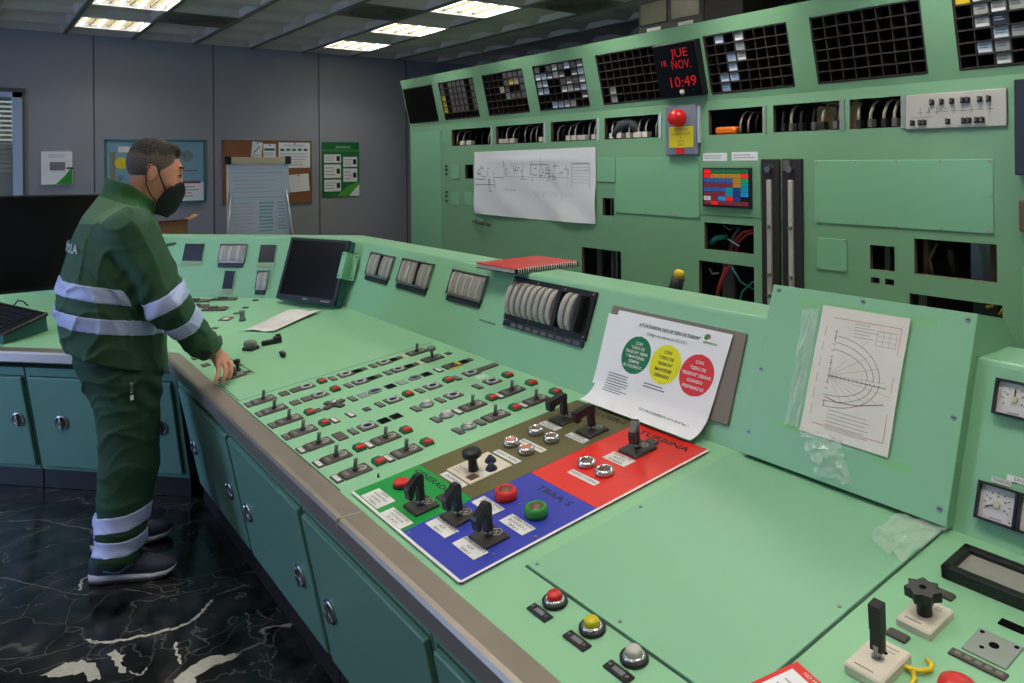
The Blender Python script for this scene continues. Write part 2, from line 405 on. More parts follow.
b.box(X0 - .09, X0 - .01, 2.0, 7.4, .9, .96, ALU); b.box(X0 - .09, X0 - .01, 2.0, 7.4, 2.44, 2.5, ALU)
w = struct(b.build('window_2')); b = MB(); b.box(X0 - .055, X0 - .05, 2.06, 7.34, .96, 2.44, GLASS); b.build('pane', w)
WFR = mat('window_frame_blue', (176, 196, 224), 0.4, 0.1, var=0.02)
b = MB()
b.box(WX1 - .075, WX1, YW - .03, YW + .09, WZ0, WZ1, WFR); b.box(WX0, WX0 + .06, YW - .03, YW + .09, WZ0, WZ1, WFR)
b.box(WX0, WX1, YW - .03, YW + .09, WZ1 - .05, WZ1, WFR); b.box(WX0, WX1, YW - .03, YW + .09, WZ0, WZ0 + .06, WFR)
b.box(WX0 - .02, WX1 + .03, YW - .034, YW - .002, WZ1, WZ1 + .04, WALLSEAM); b.box(WX1, WX1 + .022, YW - .03, YW - .002, WZ0, WZ1, WALLSEAM)
w = struct(b.build('window_1')); b = MB(); b.box(WX0 + .06, WX1 - .075, YW + .03, YW + .036, WZ0 + .06, WZ1 - .05, GLASS); b.build('pane', w)
SLAT = mat('blind_slat', (150, 146, 118), 0.6, var=0.05)
b = MB()
for k in range(16):
    z = 2.27 - k * .045
    b.add([(WX0 + .07, YW + .05, z), (WX1 - .08, YW + .05, z), (WX1 - .08, YW + .085, z + .03), (WX0 + .07, YW + .085, z + .03)], [(0, 1, 2, 3)], SLAT)
b.build('blind', w)
# a neighbouring yard seen below the blind
b = MB(); b.box(-1.6, 1.0, YW + 1.6, YW + 1.7, 0, 1.9, mat('yard_wall', (150, 140, 112), .8, var=.3, scale=3)); struct(b.build('wall_outside'))

# ceiling: coffered tiles on bars, openings for the lamps
TX, TY, TS = 0.815, 8.1, 0.6
lamps = [(i, j) for i in (-4, 0, 4) for j in range(0, 17, 2)]
vents = [(1, 1), (3, 3), (5, 5)]
b = MB()
for i in range(-7, 9):
    for j in range(-1, 18):
        x0 = TX + i * TS; y1 = TY - j * TS; x1 = x0 + TS; y0 = y1 - TS
        if (i, j) in lamps: continue
        x0 = max(x0, X0); x1 = min(x1, X1); y1 = min(y1, YW); y0 = max(y0, Y0)
        if x1 - x0 < .02 or y1 - y0 < .02: continue
        e = .03; m = [e, .16]
        q = lambda ix, iy, z: [(x0 + ix, y0 + iy, z), (x1 - ix, y0 + iy, z), (x1 - ix, y1 - iy, z), (x0 + ix, y1 - iy, z)]
        vs = q(0, 0, ZC) + q(e, e, ZC) + (q(.06, .13, ZC + .045) if min(x1 - x0, y1 - y0) > .3 else q(e + .01, e + .01, ZC + .01))
        fs = [(8, 9, 10, 11)]
        for r in (0, 4):
            for k in range(4): fs.append((r + k, r + (k + 1) % 4, r + 4 + (k + 1) % 4, r + 4 + k))
        b.add(vs, fs, CEILM)
for i in range(-7, 10):
    x = TX + i * TS
    if X0 < x < X1: b.box(x - .016, x + .016, Y0, YW, ZC - .012, ZC + .004, TBAR)
b.box(X0 - .1, X1 + .1, Y0 - .1, YW + .12, ZC + .2, ZC + .3, CEILM)  # unseen slab added above the tiles to block sky light
struct(b.build('ceiling'))

# ceiling lamps: frame, reflector, louvre, tubes
LOUVT = mat('louvre_tan', (112, 104, 82), .5, var=.05)
def lamp_proto():
    t = thing('ceiling_light', '', 'ceiling light')
    f = MB(); s = .297
    for a in ((-s, s, -s, -s + .022), (-s, s, s - .022, s), (-s, -s + .022, -s, s), (s - .022, s, -s, s)): f.box(a[0], a[1], a[2], a[3], -.012, .09, LOUVER)
    f.box(-s, s, -s, s, .09, .095, mat('reflector_white', (225, 225, 220), .4, .2, var=0))
    f.build('lamp_frame', t)
    l = MB()
    for k in range(1, 14): l.box(-s + .02, s - .02, -s + .042 * k - .0012, -s + .042 * k + .0012, .022, .05, LOUVT)
    for k in range(5): l.box(-s + .15 * k - .004 if k else -s + .018, -s + .15 * k + .004, -s + .02, s - .02, .006, .05, LOUVT)
    l.build('louvre', t)
    for k in range(4):
        u = MB(); u.tube([(-s + .075 + .15 * k, -s + .03, .012), (-s + .075 + .15 * k, s - .03, .012)], .012, TUBE, n=10); u.build('tube', t)
    return t
LP = lamp_proto(); first = True
LAMPW = {}
def lamp_light(x, y, watts, col=(1.0, 0.97, 0.92)):
    ld = bpy.data.lights.new('lamp_light', 'AREA'); ld.shape = 'RECTANGLE'; ld.size = .5; ld.size_y = .5; ld.energy = watts; ld.color = col
    o = bpy.data.objects.new('lamp_light', ld); C.objects.link(o); o.location = (x, y, ZC + .058)
    return o
names = {(0, 0): 'far ceiling light with louvre, first row from the grey wall, above the window end', (0, 2): 'ceiling light with bright louvre above the man, second row from the grey wall',
         (4, 0): 'small dim ceiling light next to the grey wall above the green poster', (4, 2): 'ceiling light with dark louvre, second row from the wall, over the green board',
         (4, 4): 'bright ceiling light with white louvre, third row from the wall, over the green board'}
for (i, j) in lamps:
    x = TX + (i + .5) * TS; y = TY - (j + .5) * TS
    if not (X0 + .3 < x < X1 - .3 and Y0 + .3 < y < YW - .3): continue
    if True:
        r = LP if first else dup(LP); first = False
        r.matrix_basis = T3((x, y, ZC))
        col = {-4: 'window side', 0: 'middle', 4: 'board side'}[i]
        tag(r, names.get((i, j), 'louvred ceiling light in the %s row, %s from the grey wall' % (col, ['first', 'second', 'third', 'fourth', 'fifth', 'sixth', 'seventh', 'eighth', 'ninth'][j // 2])), 'ceiling light', 'louvred lights set in the tiled ceiling')
    w = (14.5 if j < 6 else 22.0) * (1.25 if i == 4 else .85)
    lamp_light(x, y, w)
for n, (i, j) in enumerate(vents):
    t = thing('ceiling_vent', ['round ceiling vent set in a tile above the cork board', 'round ceiling vent in a tile between the two lit ceiling lights', 'large round slotted ceiling vent nearest to the green board'][n], 'air vent', T3((TX + (i + .5) * TS, TY - (j + .5) * TS, ZC - .004)), 'round air vents in the ceiling')
    f = MB(); f.box(-.29, .29, -.29, .29, 0, .003, mat('vent_plate', (120, 112, 92), .7, var=.05)); f.build('vent_plate', t)
    g = MB()
    for r in range(9):
        g.ring(.05 + .024 * r, .062 + .024 * r, -.008, -.001, mat('vent_ring', (104, 96, 78), .7, var=.05), n=36)
    for k in range(36):
        a = 2 * PI * k / 36; g.box(.05, .26, -.002, .002, -.006, -.001, TBAR, Matrix.Rotation(a, 4, 'Z'))
    g.build('vent_grille', t)

# ================================================================== THE GREEN BOARD
def holed(b, u0, u1, v0, v1, holes, m, F, depth=.03, rim=RUSTY, skin=0.0):
    us = sorted({u0, u1, *[x for r in holes for x in r[:2]]}); vs = sorted({v0, v1, *[x for r in holes for x in r[2:4]]})
    us = [x for x in us if u0 <= x <= u1]; vs = [x for x in vs if v0 <= x <= v1]
    inside = lambda x, y: any(r[0] < x < r[1] and r[2] < y < r[3] for r in holes)
    idx = {}; V = []; Fc = []
    def vi(i, j):
        if (i, j) not in idx: idx[(i, j)] = len(V); V.append((us[i], vs[j], skin))
        return idx[(i, j)]
    for i in range(len(us) - 1):
        for j in range(len(vs) - 1):
            if not inside((us[i] + us[i + 1]) / 2, (vs[j] + vs[j + 1]) / 2): Fc.append((vi(i, j), vi(i + 1, j), vi(i + 1, j + 1), vi(i, j + 1)))
    b.add(V, Fc, m, F)
    for a0, a1, c0, c1 in [r[:4] for r in holes]:
        p = [(a0, c0), (a1, c0), (a1, c1), (a0, c1)]
        vs2 = [(x, y, skin) for x, y in p] + [(x, y, -depth) for x, y in p]
        b.add(vs2, [(k, k + 4, (k + 1) % 4 + 4, (k + 1) % 4) for k in range(4)], rim, F)

UE0, UE1 = -7.66, -0.35
WIRE = [(-6.758, -6.044), (-5.951, -5.222), (-5.119, -4.539), (-4.444, -3.873), (-3.411, -2.983), (-2.903, -2.462), (-2.399, -2.105)]
wh = [(a, c, 1.82, 1.988) for a, c in WIRE]
LH = wh + [(-6.506, -6.356, 1.487, 1.627), (-4.474, -4.345, 1.223, 1.361), (-4.731, -4.271, .62, .952), (-3.455, -3.055, 1.045, 1.228), (-3.505, -3.055, .70, .964),
     (-2.285, -2.147, 1.035, 1.171), (-2.281, -2.232, .96, .992), (-2.201, -2.151, .96, .992), (-2.041, -1.642, 1.037, 1.225), (-2.068, -1.619, .76, .93)]
AN = [(-7.645, -6.995), (-6.865, -6.205), (-6.047, -5.4), (-5.251, -4.597), (-4.44, -3.80), (-3.375, -2.739), (-2.588, -1.955), (-1.802, -1.16)]
UH = [(a, c, .042, .437) for a, c in AN]
board = thing('control_board', 'tall green steel control board with openings and instruments standing behind the console', 'control board', T3((0, 0, 0)))
b = MB(); holed(b, UE0, UE1, 0, ZK, LH, GREEN_B, LOW); b.build('lower_face', board)
b = MB(); holed(b, UE0, UE1, 0, .533, UH, GREEN_B, UP, rim=GRID); b.build('upper_face', board)
ztop = ZK + .533 * math.cos(TAU); xtop = XB - .533 * math.sin(TAU)
b = MB()
y0, y1 = -UE1, -UE0
b.add([(xtop, y0, ztop), (xtop, y1, ztop), (4.9, y1, ztop), (4.9, y0, ztop)], [(0, 1, 2, 3)], GREEN_B)
for y in (y0, y1): b.add([(XB, y, 0), (XB, y, ZK), (xtop, y, ztop), (4.9, y, ztop), (4.9, y, 0)], [(0, 1, 2, 3, 4)], GREEN_B)
b.build('casing', board)
b = MB(); b.add([(4.86, y0, 0.02), (4.86, y1, 0.02), (4.86, y1, ztop - .02), (4.86, y0, ztop - .02)], [(0, 1, 2, 3)], INTERIOR)
b.add([(XB + .01, y0, .02), (XB + .01, y1, .02), (4.86, y1, .02), (4.86, y0, .02)], [(0, 1, 2, 3)], INTERIOR)
b.build('inner_lining', board)
# stanchions and cards seen inside the lower openings
for (u, v0, v1, wd, m, dp) in [(-4.70, .5, 1.05, .05, INTGREY, .16), (-4.58, .5, 1.05, .035, INTGREY, .2), (-4.47, .5, 1.05, .02, METAL, .14), (-3.12, 1.0, 1.3, .07, INTGREY, .2), (-3.40, .6, 1.0, .10, INTGREY, .18),
                               (-2.24, 1.0, 1.2, .03, INTGREY, .1), (-2.165, 1.0, 1.2, .025, RUSTY, .08), (-2.02, 1.0, 1.26, .025, RUSTY, .08), (-1.83, 1.0, 1.26, .12, METAL, .3), (-1.73, 1.0, 1.26, .05, RUSTY, .2), (-1.66, 1.0, 1.26, .04, INTGREY, .1), (-2.04, .7, 1.0, .03, INTGREY, .07), (-1.8, .7, 1.0, .12, INTGREY, .25), (-6.43, 1.45, 1.65, .02, METAL, .06), (-4.44, 1.2, 1.4, .02, METAL, .06)]:
    b = MB(); b.box(u - wd / 2, u + wd / 2, v0, v1, -dp - .03, -dp, m, LOW); b.build('stanchion', board)
b = MB(); b.box(-2.75, -2.47, 1.80, 2.0, -.24, -.23, mat('manila', (214, 186, 118), .7, var=.05), LOW); b.build('terminal_card', board)
# cables arching up in the upper row of openings
def cable(u, v, m, r=.0085, lean=0.0, hgt=.13, dp=.06):
    pts = [(u, v, -dp + .03), (u + lean * .1, v + hgt * .5, -dp + .03), (u + lean * .4, v + hgt * .85, -dp + .012), (u + lean * .7, v + hgt, -dp - .02), (u + lean, v + hgt * .98, -dp - .08)]
    b = MB(); b.tube(pts, r, m, LOW, n=7); b.build('cable', board)
def connector(u, v=1.828, m=CONN, w=.045, hh=.04):
    b = MB(); b.box(u - w / 2, u + w / 2, v, v + hh, -.06, -.015, m, LOW); b.build('connector', board)
rnd = random.Random(3)
for k, (a, c) in enumerate(WIRE):
    n = [6, 8, 7, 6, 3, 6, 4][k]
    for q in range(n):
        u = a + (c - a) * ((q + .6) / (n + .2)) + rnd.uniform(-.012, .012)
        if k == 4: u = c - .19 + .06 * q
        cable(u, 1.83, CABLE if rnd.random() < .72 else CABLE_K, .0065 + .002 * (k > 4), rnd.uniform(-.01, .04), rnd.uniform(.13, .155))
        if k < 4 and rnd.random() < .62: connector(u, m=CONN, w=rnd.choice([.04, .05, .085]))
        elif k >= 5: connector(u + .006, m=INTGREY if q % 2 else CABLE_K, w=.026, hh=.045)
b = MB(); b.tube([(-4.36, 1.84, -.05), (-4.3, 1.93, -.05), (-4.2, 1.95, -.06), (-4.12, 1.88, -.05)], .045, mat('grey_bag', (70, 74, 78), .7, var=.3), LOW, n=8); b.build('wrapped_bundle', board)
# red, teal and blue wires in the two stacked openings
for pts, m, r in [([(-3.30, 1.03, -.1), (-3.27, 1.10, -.08), (-3.2, 1.17, -.08), (-3.08, 1.21, -.12)], CABLE_R, .010), ([(-3.27, 1.03, -.1), (-3.24, 1.10, -.08), (-3.17, 1.16, -.09), (-3.06, 1.19, -.12)], CABLE_R, .009), ([(-3.32, 1.03, -.1), (-3.29, 1.12, -.09), (-3.24, 1.2, -.1)], INTGREY, .012),
                  ([(-3.46, 1.08, -.07), (-3.4, 1.12, -.06), (-3.34, 1.13, -.1)], CABLE_T, .02), ([(-3.36, 1.21, -.08), (-3.31, 1.18, -.08), (-3.28, 1.2, -.1)], METAL, .006), ([(-3.31, 1.12, -.065), (-3.22, 1.08, -.065)], PAPER, .005),
                  ([(-3.43, .68, -.09), (-3.38, .8, -.07), (-3.33, .9, -.08), (-3.30, 1.0, -.12)], CABLE_R, .010), ([(-3.45, .68, -.1), (-3.40, .8, -.08), (-3.36, .92, -.1)], CABLE_R, .009), ([(-3.24, .68, -.08), (-3.2, .78, -.07), (-3.13, .85, -.08), (-3.07, .87, -.1)], CABLE_T, .007), ([(-3.3, .93, -.09), (-3.22, .84, -.08), (-3.12, .80, -.09)], CABLE_T, .006), ([(-3.48, .9, -.08), (-3.44, .87, -.06), (-3.40, .88, -.08)], METAL, .007),
                  ([(-1.98, 1.03, -.07), (-1.985, 1.12, -.05), (-1.96, 1.2, -.08)], INTGREY, .008), ([(-1.88, 1.05, -.1), (-1.89, 1.13, -.08), (-1.9, 1.2, -.1)], CABLE_K, .02), ([(-1.72, .90, -.07), (-1.69, .91, -.07)], YEL, .008), ([(-1.66, .87, -.07), (-1.645, .90, -.07)], YEL, .008)]:
    b = MB(); b.tube(pts, r, m, LOW, n=7); b.build('wire', board)
# strips beside the openings
for u in (-6.02, -5.2, -4.515, -3.85, -2.965, -2.44, -2.085):
    b = MB(); b.box(u - (.018 if u > -2.2 else .011), u + (.006 if u > -2.2 else .013), 1.815, 1.993, .001, .008, STRIPW if u < -3 else GREYPL, LOW); b.build('hinge_strip', board)
# cover plates, screwed on
def cover(u0, u1, v0, v1, m=GREEN_BP, screws=(), name='cover_plate', t=.006):
    b = MB(); b.box(u0, u1, v0, v1, .0005, t, m, LOW, bev=.0015); o = b.build(name, board)
    for (u, v) in screws:
        s = MB(); s.cyl(.009, t, t + .003, GREYPL, LOW @ T3((u, v, 0)), n=10); s.build('screw', o)
    return o
cover(-7.617, -6.968, .5, 1.992)
cover(-6.764, -6.611, 1.484, 1.628); cover(-6.768, -6.608, 1.213, 1.345); cover(-6.51, -6.364, 1.223, 1.352)
cover(-4.318, -3.495, 1.252, 1.674, screws=[(-4.0, 1.262), (-3.7, 1.262), (-3.51, 1.262), (-4.3, 1.262)]); cover(-4.53, -4.324, 1.486, 1.68)
cover(-3.485, -2.999, 1.28, 1.638, GREEN_B, t=.004)
cover(-2.619, -1.654, 1.277, 1.643, screws=[(u, v) for v in (1.287, 1.633) for u in (-2.60, -2.36, -2.13, -1.9, -1.67)] + [(-1.664, 1.46)])
cover(-2.609, -2.42, 1.003, 1.189, screws=[(-2.6, 1.18), (-2.43, 1.18), (-2.6, 1.013), (-2.43, 1.013)])
cover(-1.53, -1.1, .78, 1.13)
for v in (1.614, 1.575, 1.53, 1.342, 1.30, 1.248):
    s = MB(); s.cyl(.012, 0, .012, BEZEL, LOW @ T3((-6.866, v, 0)), n=10); s.build('board_button', board)
for u, v in ((-6.297, 1.071), (-6.187, 1.062), (-6.078, 1.058)):
    s = MB(); s.cyl(.024, 0, .03, METAL, LOW @ T3((u, v, 0)), n=12); s.cyl(.015, .03, .045, CHROME, LOW @ T3((u, v, 0)), n=12); s.build('board_knob', board)
b = MB(); b.box(-1.543, -1.2, 1.567, 2.021, .001, .05, BEZEL, LOW, bev=.004); b.build('dark_box', board)
b = MB(); b.box(-1.534, -1.3, 1.299, 1.447, .001, .03, RUSTY, LOW, bev=.004); b.build('brown_box', board)

# annunciator grids: each is a thing, the lettered lamp windows are parts
GW = {0: [], 1: [(c, r, TILE_D) for r in range(5) for c in (2, 3, 4, 5, 7)] + [(0, r, YEL if r > 1 else TILE_D) for r in range(5)],
      2: [(3, 2, CREAM), (5, 1, YEL), (6, 1, TILE_G), (4, 0, TILE_D), (5, 0, TILE_D), (6, 0, TILE_D), (7, 0, TILE_D), (4, 1, TILE_D), (7, 1, TILE_D), (7, 2, TILE_D), (4, 3, TILE_G), (4, 2, TILE_D), (6, 3, TILE_D), (7, 3, TILE_D), (5, 3, TILE_D)],
      3: [(0, 0, TILE_D), (2, 0, TILE_D), (3, 0, TILE_G), (4, 0, TILE_D), (5, 0, TILE_B), (6, 0, TILE_D), (7, 0, TILE_D), (0, 1, TILE_B), (1, 1, TILE_B), (2, 1, TILE_D), (3, 1, TILE_G), (4, 1, TILE_D), (6, 1, TILE_D), (7, 1, TILE_B), (0, 2, TILE_G), (1, 2, TILE_B), (4, 2, TILE_D), (5, 2, TILE_D), (6, 2, TILE_D), (7, 2, TILE_G), (0, 3, TILE_B), (1, 3, TILE_B), (4, 3, TILE_G), (5, 3, TILE_G), (6, 3, TILE_D), (7, 3, TILE_B), (7, 4, TILE_D), (2, 5, TILE_B), (3, 5, TILE_B), (4, 5, TILE_G), (5, 5, TILE_G)],
      4: [(1, 4, TILE_G), (1, 5, TILE_G)],
      5: [(1, 0, TILE_B), (3, 0, TILE_G), (3, 1, TILE_G), (3, 2, TILE_G), (2, 2, TILE_B), (2, 3, TILE_B), (1, 4, TILE_B), (2, 4, TILE_B), (1, 5, TILE_B)],
      6: [], 7: [(0, 0, YEL), (1, 0, TILE_G), (2, 0, TILE_G), (1, 1, TILE_G), (2, 1, TILE_G), (3, 1, TILE_G), (1, 2, TILE_G), (2, 2, TILE_N), (2, 3, TILE_B), (3, 3, TILE_G), (1, 4, TILE_B), (2, 4, TILE_G), (2, 5, TILE_G)]}
alab = ['dark empty alarm window panel at the far end of the green board', 'alarm window panel with columns of dim grey windows, second from the far end', 'alarm window panel with a few yellow and cream windows, third from the far end',
        'alarm window panel with many grey and blue lit windows', 'alarm window panel beside the red digital clock with only two grey windows', 'alarm window panel with scattered blue and grey windows, just past the clock',
        'large alarm window panel with every cell empty', 'alarm window panel above the steel switch plate with grey windows and one yellow']
for k, (a, c) in enumerate(AN):
    t = thing('alarm_panel', alab[k], 'alarm panel', UP @ T3(((a + c) / 2, .2395, 0)), 'alarm window panels along the top of the board')
    w, hh = (c - a) / 2 - .0075, .190
    nc, nr = 8, 6
    g = MB(); cw, chh = 2 * w / nc, 2 * hh / nr
    for i in range(nc + 1): g.box(-w + i * cw - .003, -w + i * cw + .003, -hh, hh, -.06, -.002, GRID)
    for j in range(nr + 1): g.box(-w, w, -hh + j * chh - .003, -hh + j * chh + .003, -.06, .003, GRID)
    g.box(-w, w, -hh, hh, -.066, -.061, BLACKM)
    g.build('cell_grid', t)
    if k == 0:
        g = MB(); g.box(-w + .004, w - .004, -hh + .004, hh - .004, .004, .007, BLACKM); g.build('blanking_sheet', t)
    for (i, j, m) in GW[k]:
        x, y = -w + (i + .5) * cw, hh - (j + .5) * chh
        g = MB(); g.box(x - cw * .41, x + cw * .41, y - chh * .40, y + chh * .40, -.03, -.006, m)
        g.lines(x - cw * .3, x + cw * .3, y - chh * .1, y + chh * .3, 2, INKG if m is not TILE_N else INKL, -.0055, fill=.45)
        if k in (3, 5, 7) and (i + j) % 2: g.box(x - cw * .38, x + cw * .38, y - chh * .36, y - chh * .14, -.0058, -.0052, PAPER)
        g.build('alarm_window', t)

# digital clock
t = thing('digital_clock', 'black digital wall clock with glowing red date and time on the green board', 'clock', UP @ T3((-3.597, .24, 0)))
b = MB(); b.box(-.198, .198, -.19, .19, .002, .05, BLACK, bev=.006); b.build('clock_case', t)
b = MB(); b.box(-.188, .188, -.18, .18, .051, .053, mat('clock_glass', (10, 14, 14), .12, var=0)); b.build('front_glass', t)
b = MB(); b.text('JUE', .085, LEDR, x=.045, y=.115, z=.0545, width=.15, flex=False); b.build('day_letters', t)
b = MB(); b.text('18', .06, LEDR, x=-.105, y=.055, z=.0545); b.build('date_digits', t)
b = MB(); b.text('NOV.', .085, LEDR, x=.05, y=.035, z=.0545, width=.17, flex=False); b.build('month_letters', t)
b = MB(); b.text('10:49', .105, LEDR, x=.045, y=-.085, z=.0545, width=.23, flex=False); b.build('time_digits', t)
b = MB(); b.lathe([(.0, .053), (.022, .055), (.016, .064), (.0, .066)], CONN, T3((.02, -.155, 0)), n=12); b.build('sensor_dome', t)

# beacon box
t = thing('warning_beacon', 'grey box with red warning beacon and yellow notice on the green board', 'warning light', LOW @ T3((-3.63, 1.862, 0)))
b = MB(); b.box(-.145, .145, -.174, .174, .001, .035, BOXGREY, bev=.006); b.build('beacon_box', t)
b = MB(); b.lathe([(.066, .036), (.066, .05), (.062, .075), (.046, .10), (.02, .112), (0, .114)], REDLAMP, T3((-.014, .085, 0)), n=20, sx=1.05, sy=.95); b.build('red_dome', t)
b = MB(); b.box(-.105, .115, -.12, .025, .0355, .037, YSIGN)
for s_, y in (('ATENCION', .004), ('ALIMENTACION', -.028), ('A', -.052), ('220 V.', -.08), ('PANEL', -.105)): b.text(s_, .024, INKR, x=.005, y=y, z=.0375, width=.19)
b.build('notice', t)
b = MB(); b.box(-.04, .035, -.168, -.125, .0355, .038, RED); b.build('red_sticker', t)
b = MB(); b.box(.148, .158, -.09, .16, .002, .03, STRIPW); b.build('edge_strip', t)

# steel switch plate
t = thing('switch_plate', 'brushed steel plate with two rows of small black toggle switches', 'switch plate', LOW @ T3((-1.8325, 1.8955, 0)))
b = MB(); b.box(-.243, .243, -.0905, .0905, .001, .012, ALU, bev=.002)
for k in range(9): b.bar(-.18 + .042 * k, -.005, -.18 + .042 * k + .03, -.005, .003, .0125, INKG); b.bar(-.165 + .042 * k, -.02 + .02 * (k % 2), -.165 + .042 * k, .02, .003, .0125, INKG)
b.bar(-.21, -.03, -.1, -.03, .003, .0125, INKG); b.build('plate', t)
for x, y in [(-.105, .045), (-.056, .045), (-.006, .045), (.046, .045), (.069, .045), (.125, .045), (.165, .045), (-.205, -.058), (-.165, -.058), (-.145, -.058), (-.027, -.058), (.05, -.058), (.075, -.058), (.11, -.058), (.135, -.058)]:
    s = MB(); s.box(-.011, .011, -.014, .014, .012, .022, BLACK, T3((x, y, 0)), bev=.002); s.box(-.005, .005, -.006, .016, .022, .034, INTGREY, T3((x, y, 0))); s.build('toggle_switch', t)

# touch screen with coloured cells
t = thing('touch_screen', 'small black screen showing a grid of coloured alarm cells on the board', 'screen', LOW @ T3((-3.2545, 1.4695, .0041)))
b = MB(); b.box(-.196, .196, -.132, .132, .001, .02, BEZEL, bev=.004); b.build('bezel', t)
cols = dict(R=(226, 30, 34), G=(22, 104, 62), O=(176, 124, 40), B=(46, 84, 150), M=(116, 44, 56), T=(16, 130, 150), C=(30, 130, 190), W=(186, 184, 184), N=(30, 60, 120), K=(16, 16, 22), E=(10, 150, 90))
gridrows = ['RGGGGG', 'ROOOOR', 'BBBBOE', 'MMMMOT', 'BBBTNT', 'MMMTNC', 'WMCRNK', 'MRMMMM']
b = MB(); b.box(-.186, .186, -.122, .122, .0205, .0212, BLACKM)
for j, row in enumerate(gridrows):
    for i, ch in enumerate(row):
        m = mat('screen_cell_' + ch, cols[ch], .3, var=0, emit=cols[ch], es=.35)
        x0 = -.182 + i * .0607; y1 = .119 - j * .0298
        b.add([(x0, y1 - .0275, .0216), (x0 + .0585, y1 - .0275, .0216), (x0 + .0585, y1, .0216), (x0, y1, .0216)], [(0, 1, 2, 3)], m)
        if ch not in 'RK': b.lines(x0 + .008, x0 + .05, y1 - .024, y1 - .006, 2, INK, .022, fill=.22)
b.build('display', t)
for (u0, u1, v0, v1, lb) in ((-3.46, -3.26, 1.645, 1.699, 'white paper strip label above the touch screen, nearer the beacon'), (-3.221, -3.019, 1.646, 1.702, 'white paper strip label above the touch screen, nearer the long black strip')):
    b = MB(); b.box(u0, u1, v0, v1, .0005, .002, PAPER, LOW); b.lines(u0 + .012, u1 - .012, v0 + .012, v1 - .012, 2, INKL, .0024, LOW, fill=.4)
    tag(b.build('paper_label'), lb, 'label', 'paper labels over the touch screen')
# vertical strip instruments
for (u0, u1, lb) in ((-2.985, -2.853, 'long black vertical strip instrument nearer the touch screen'), (-2.835, -2.698, 'long black vertical strip instrument with a small grey tag at its top')):
    t = thing('strip_instrument', lb, 'instrument', LOW @ T3(((u0 + u1) / 2, 1.655, 0)), 'tall strip instruments on the board')
    w = (u1 - u0) / 2
    b = MB(); b.box(-w, w, -1.25, 0, .001, .018, mat('strip_black', (44, 36, 36), .45, var=.08), bev=.004); b.build('backing_strip', t)
    b = MB(); b.box(-.016, .016, -1.2, -.13, .019, .034, ALU, bev=.003); b.build('sliding_rail', t)
    b = MB(); b.cyl(.02, .018, .045, CHROME, T3((-.002, -.065, 0)), n=14); b.build('knob', t)
    for v in (-.42, -.72, -.85):
        s = MB(); s.cyl(.012, .034, .05, METAL, T3((.003, v, 0)), n=10); s.build('clamp_screw', t)
    if u0 > -2.9: b = MB(); b.box(-.055, -.01, -.075, -.01, .019, .024, INTGREY); b.build('tag', t)
# printed drawing
def drawing():
    t = thing('wall_drawing', 'large creased white engineering drawing taped to the green board', 'drawing', LOW @ T3((-5.435, 1.455, 0)))
    n1, n2 = 44, 20; vs = []; fs = []
    for j in range(n2 + 1):
        for i in range(n1 + 1):
            u = i / n1; v = j / n2
            x = -.885 + 1.775 * u + .006 * v; y = (-.305 + .0 * u) * (1 - v) + (.297 + .012 * u) * v
            z = .012 + .010 * math.sin(4 * v + 9 * u * (1 - v)) * (1 - v) + .008 * math.exp(-((v - .85) / .05) ** 2) * math.sin(PI * u) + .005 * math.sin(17 * u + 11 * v) * (1 - v)
            vs.append((x, y + .012 * math.sin(PI * u) * (1 - v) * -.6, max(.003, z)))
    for j in range(n2):
        for i in range(n1):
            a = j * (n1 + 1) + i; fs.append((a, a + 1, a + n1 + 2, a + n1 + 1))
    P = lambda u, v: vs[int(round(v * n2)) * (n1 + 1) + int(round(u * n1))]
    b = MB(); b.add(vs, fs, PAPER, None, True)
    rr = random.Random(5)
    def ln(x0, y0, x1, y1, w=.006, m=INKG): b.bar(x0, y0, x1, y1, w, .030, m)
    for k in range(90):
        x = rr.choice([-.8, -.73, -.6, -.5, -.33, -.25, -.17, -.08, .08, .2, .3, .38, .48, .55]) + rr.uniform(-.03, .03); y = .10 + rr.uniform(-.07, .06) - (.13 if -.62 < x < -.45 else 0)
        if rr.random() < .5: ln(x, y, x, y + rr.uniform(.03, .09), .004, INKG)
        else: ln(x, y, x + rr.uniform(.02, .06), y, .006, INKG)
    ln(-.84, .03, -.65, .03); ln(-.84, -.02, -.5, -.02); ln(-.5, .05, -.36, .05); ln(-.36, .06, .6, .06, .004, INKL); ln(.06, .17, .32, .17); ln(.06, .08, .06, .17); ln(.32, .08, .32, .17)
    for k in range(7): ln(.62, .17 - .025 * k, .84, .17 - .025 * k, .003, INKL)
    ln(.62, .18, .62, -.02, .004); ln(.84, .18, .84, -.02, .004); ln(.62, .18, .84, .18)
    for k in range(16): ln(.1 + .035 * k, -.06, .1 + .035 * k, -.06 - rr.uniform(.02, .06), .004, INKL)
    for k in range(10): ln(-.35 + .02 * k, -.05, -.35 + .02 * k, -.07, .006, INKL)
    b.build('sheet', t)
drawing()
# bits lying in the openings
t = thing('orange_multimeter', 'orange handheld meter lying in the opening below the clock', 'meter', LOW @ T3((-3.29, 1.822, -.05)))
b = MB(); b.box(-.085, .085, 0, .05, -.035, .035, ORANGE, bev=.012); b.build('body', t); b = MB(); b.box(-.05, .05, .05, .055, -.02, .02, BEZEL, bev=.003); b.build('display', t)
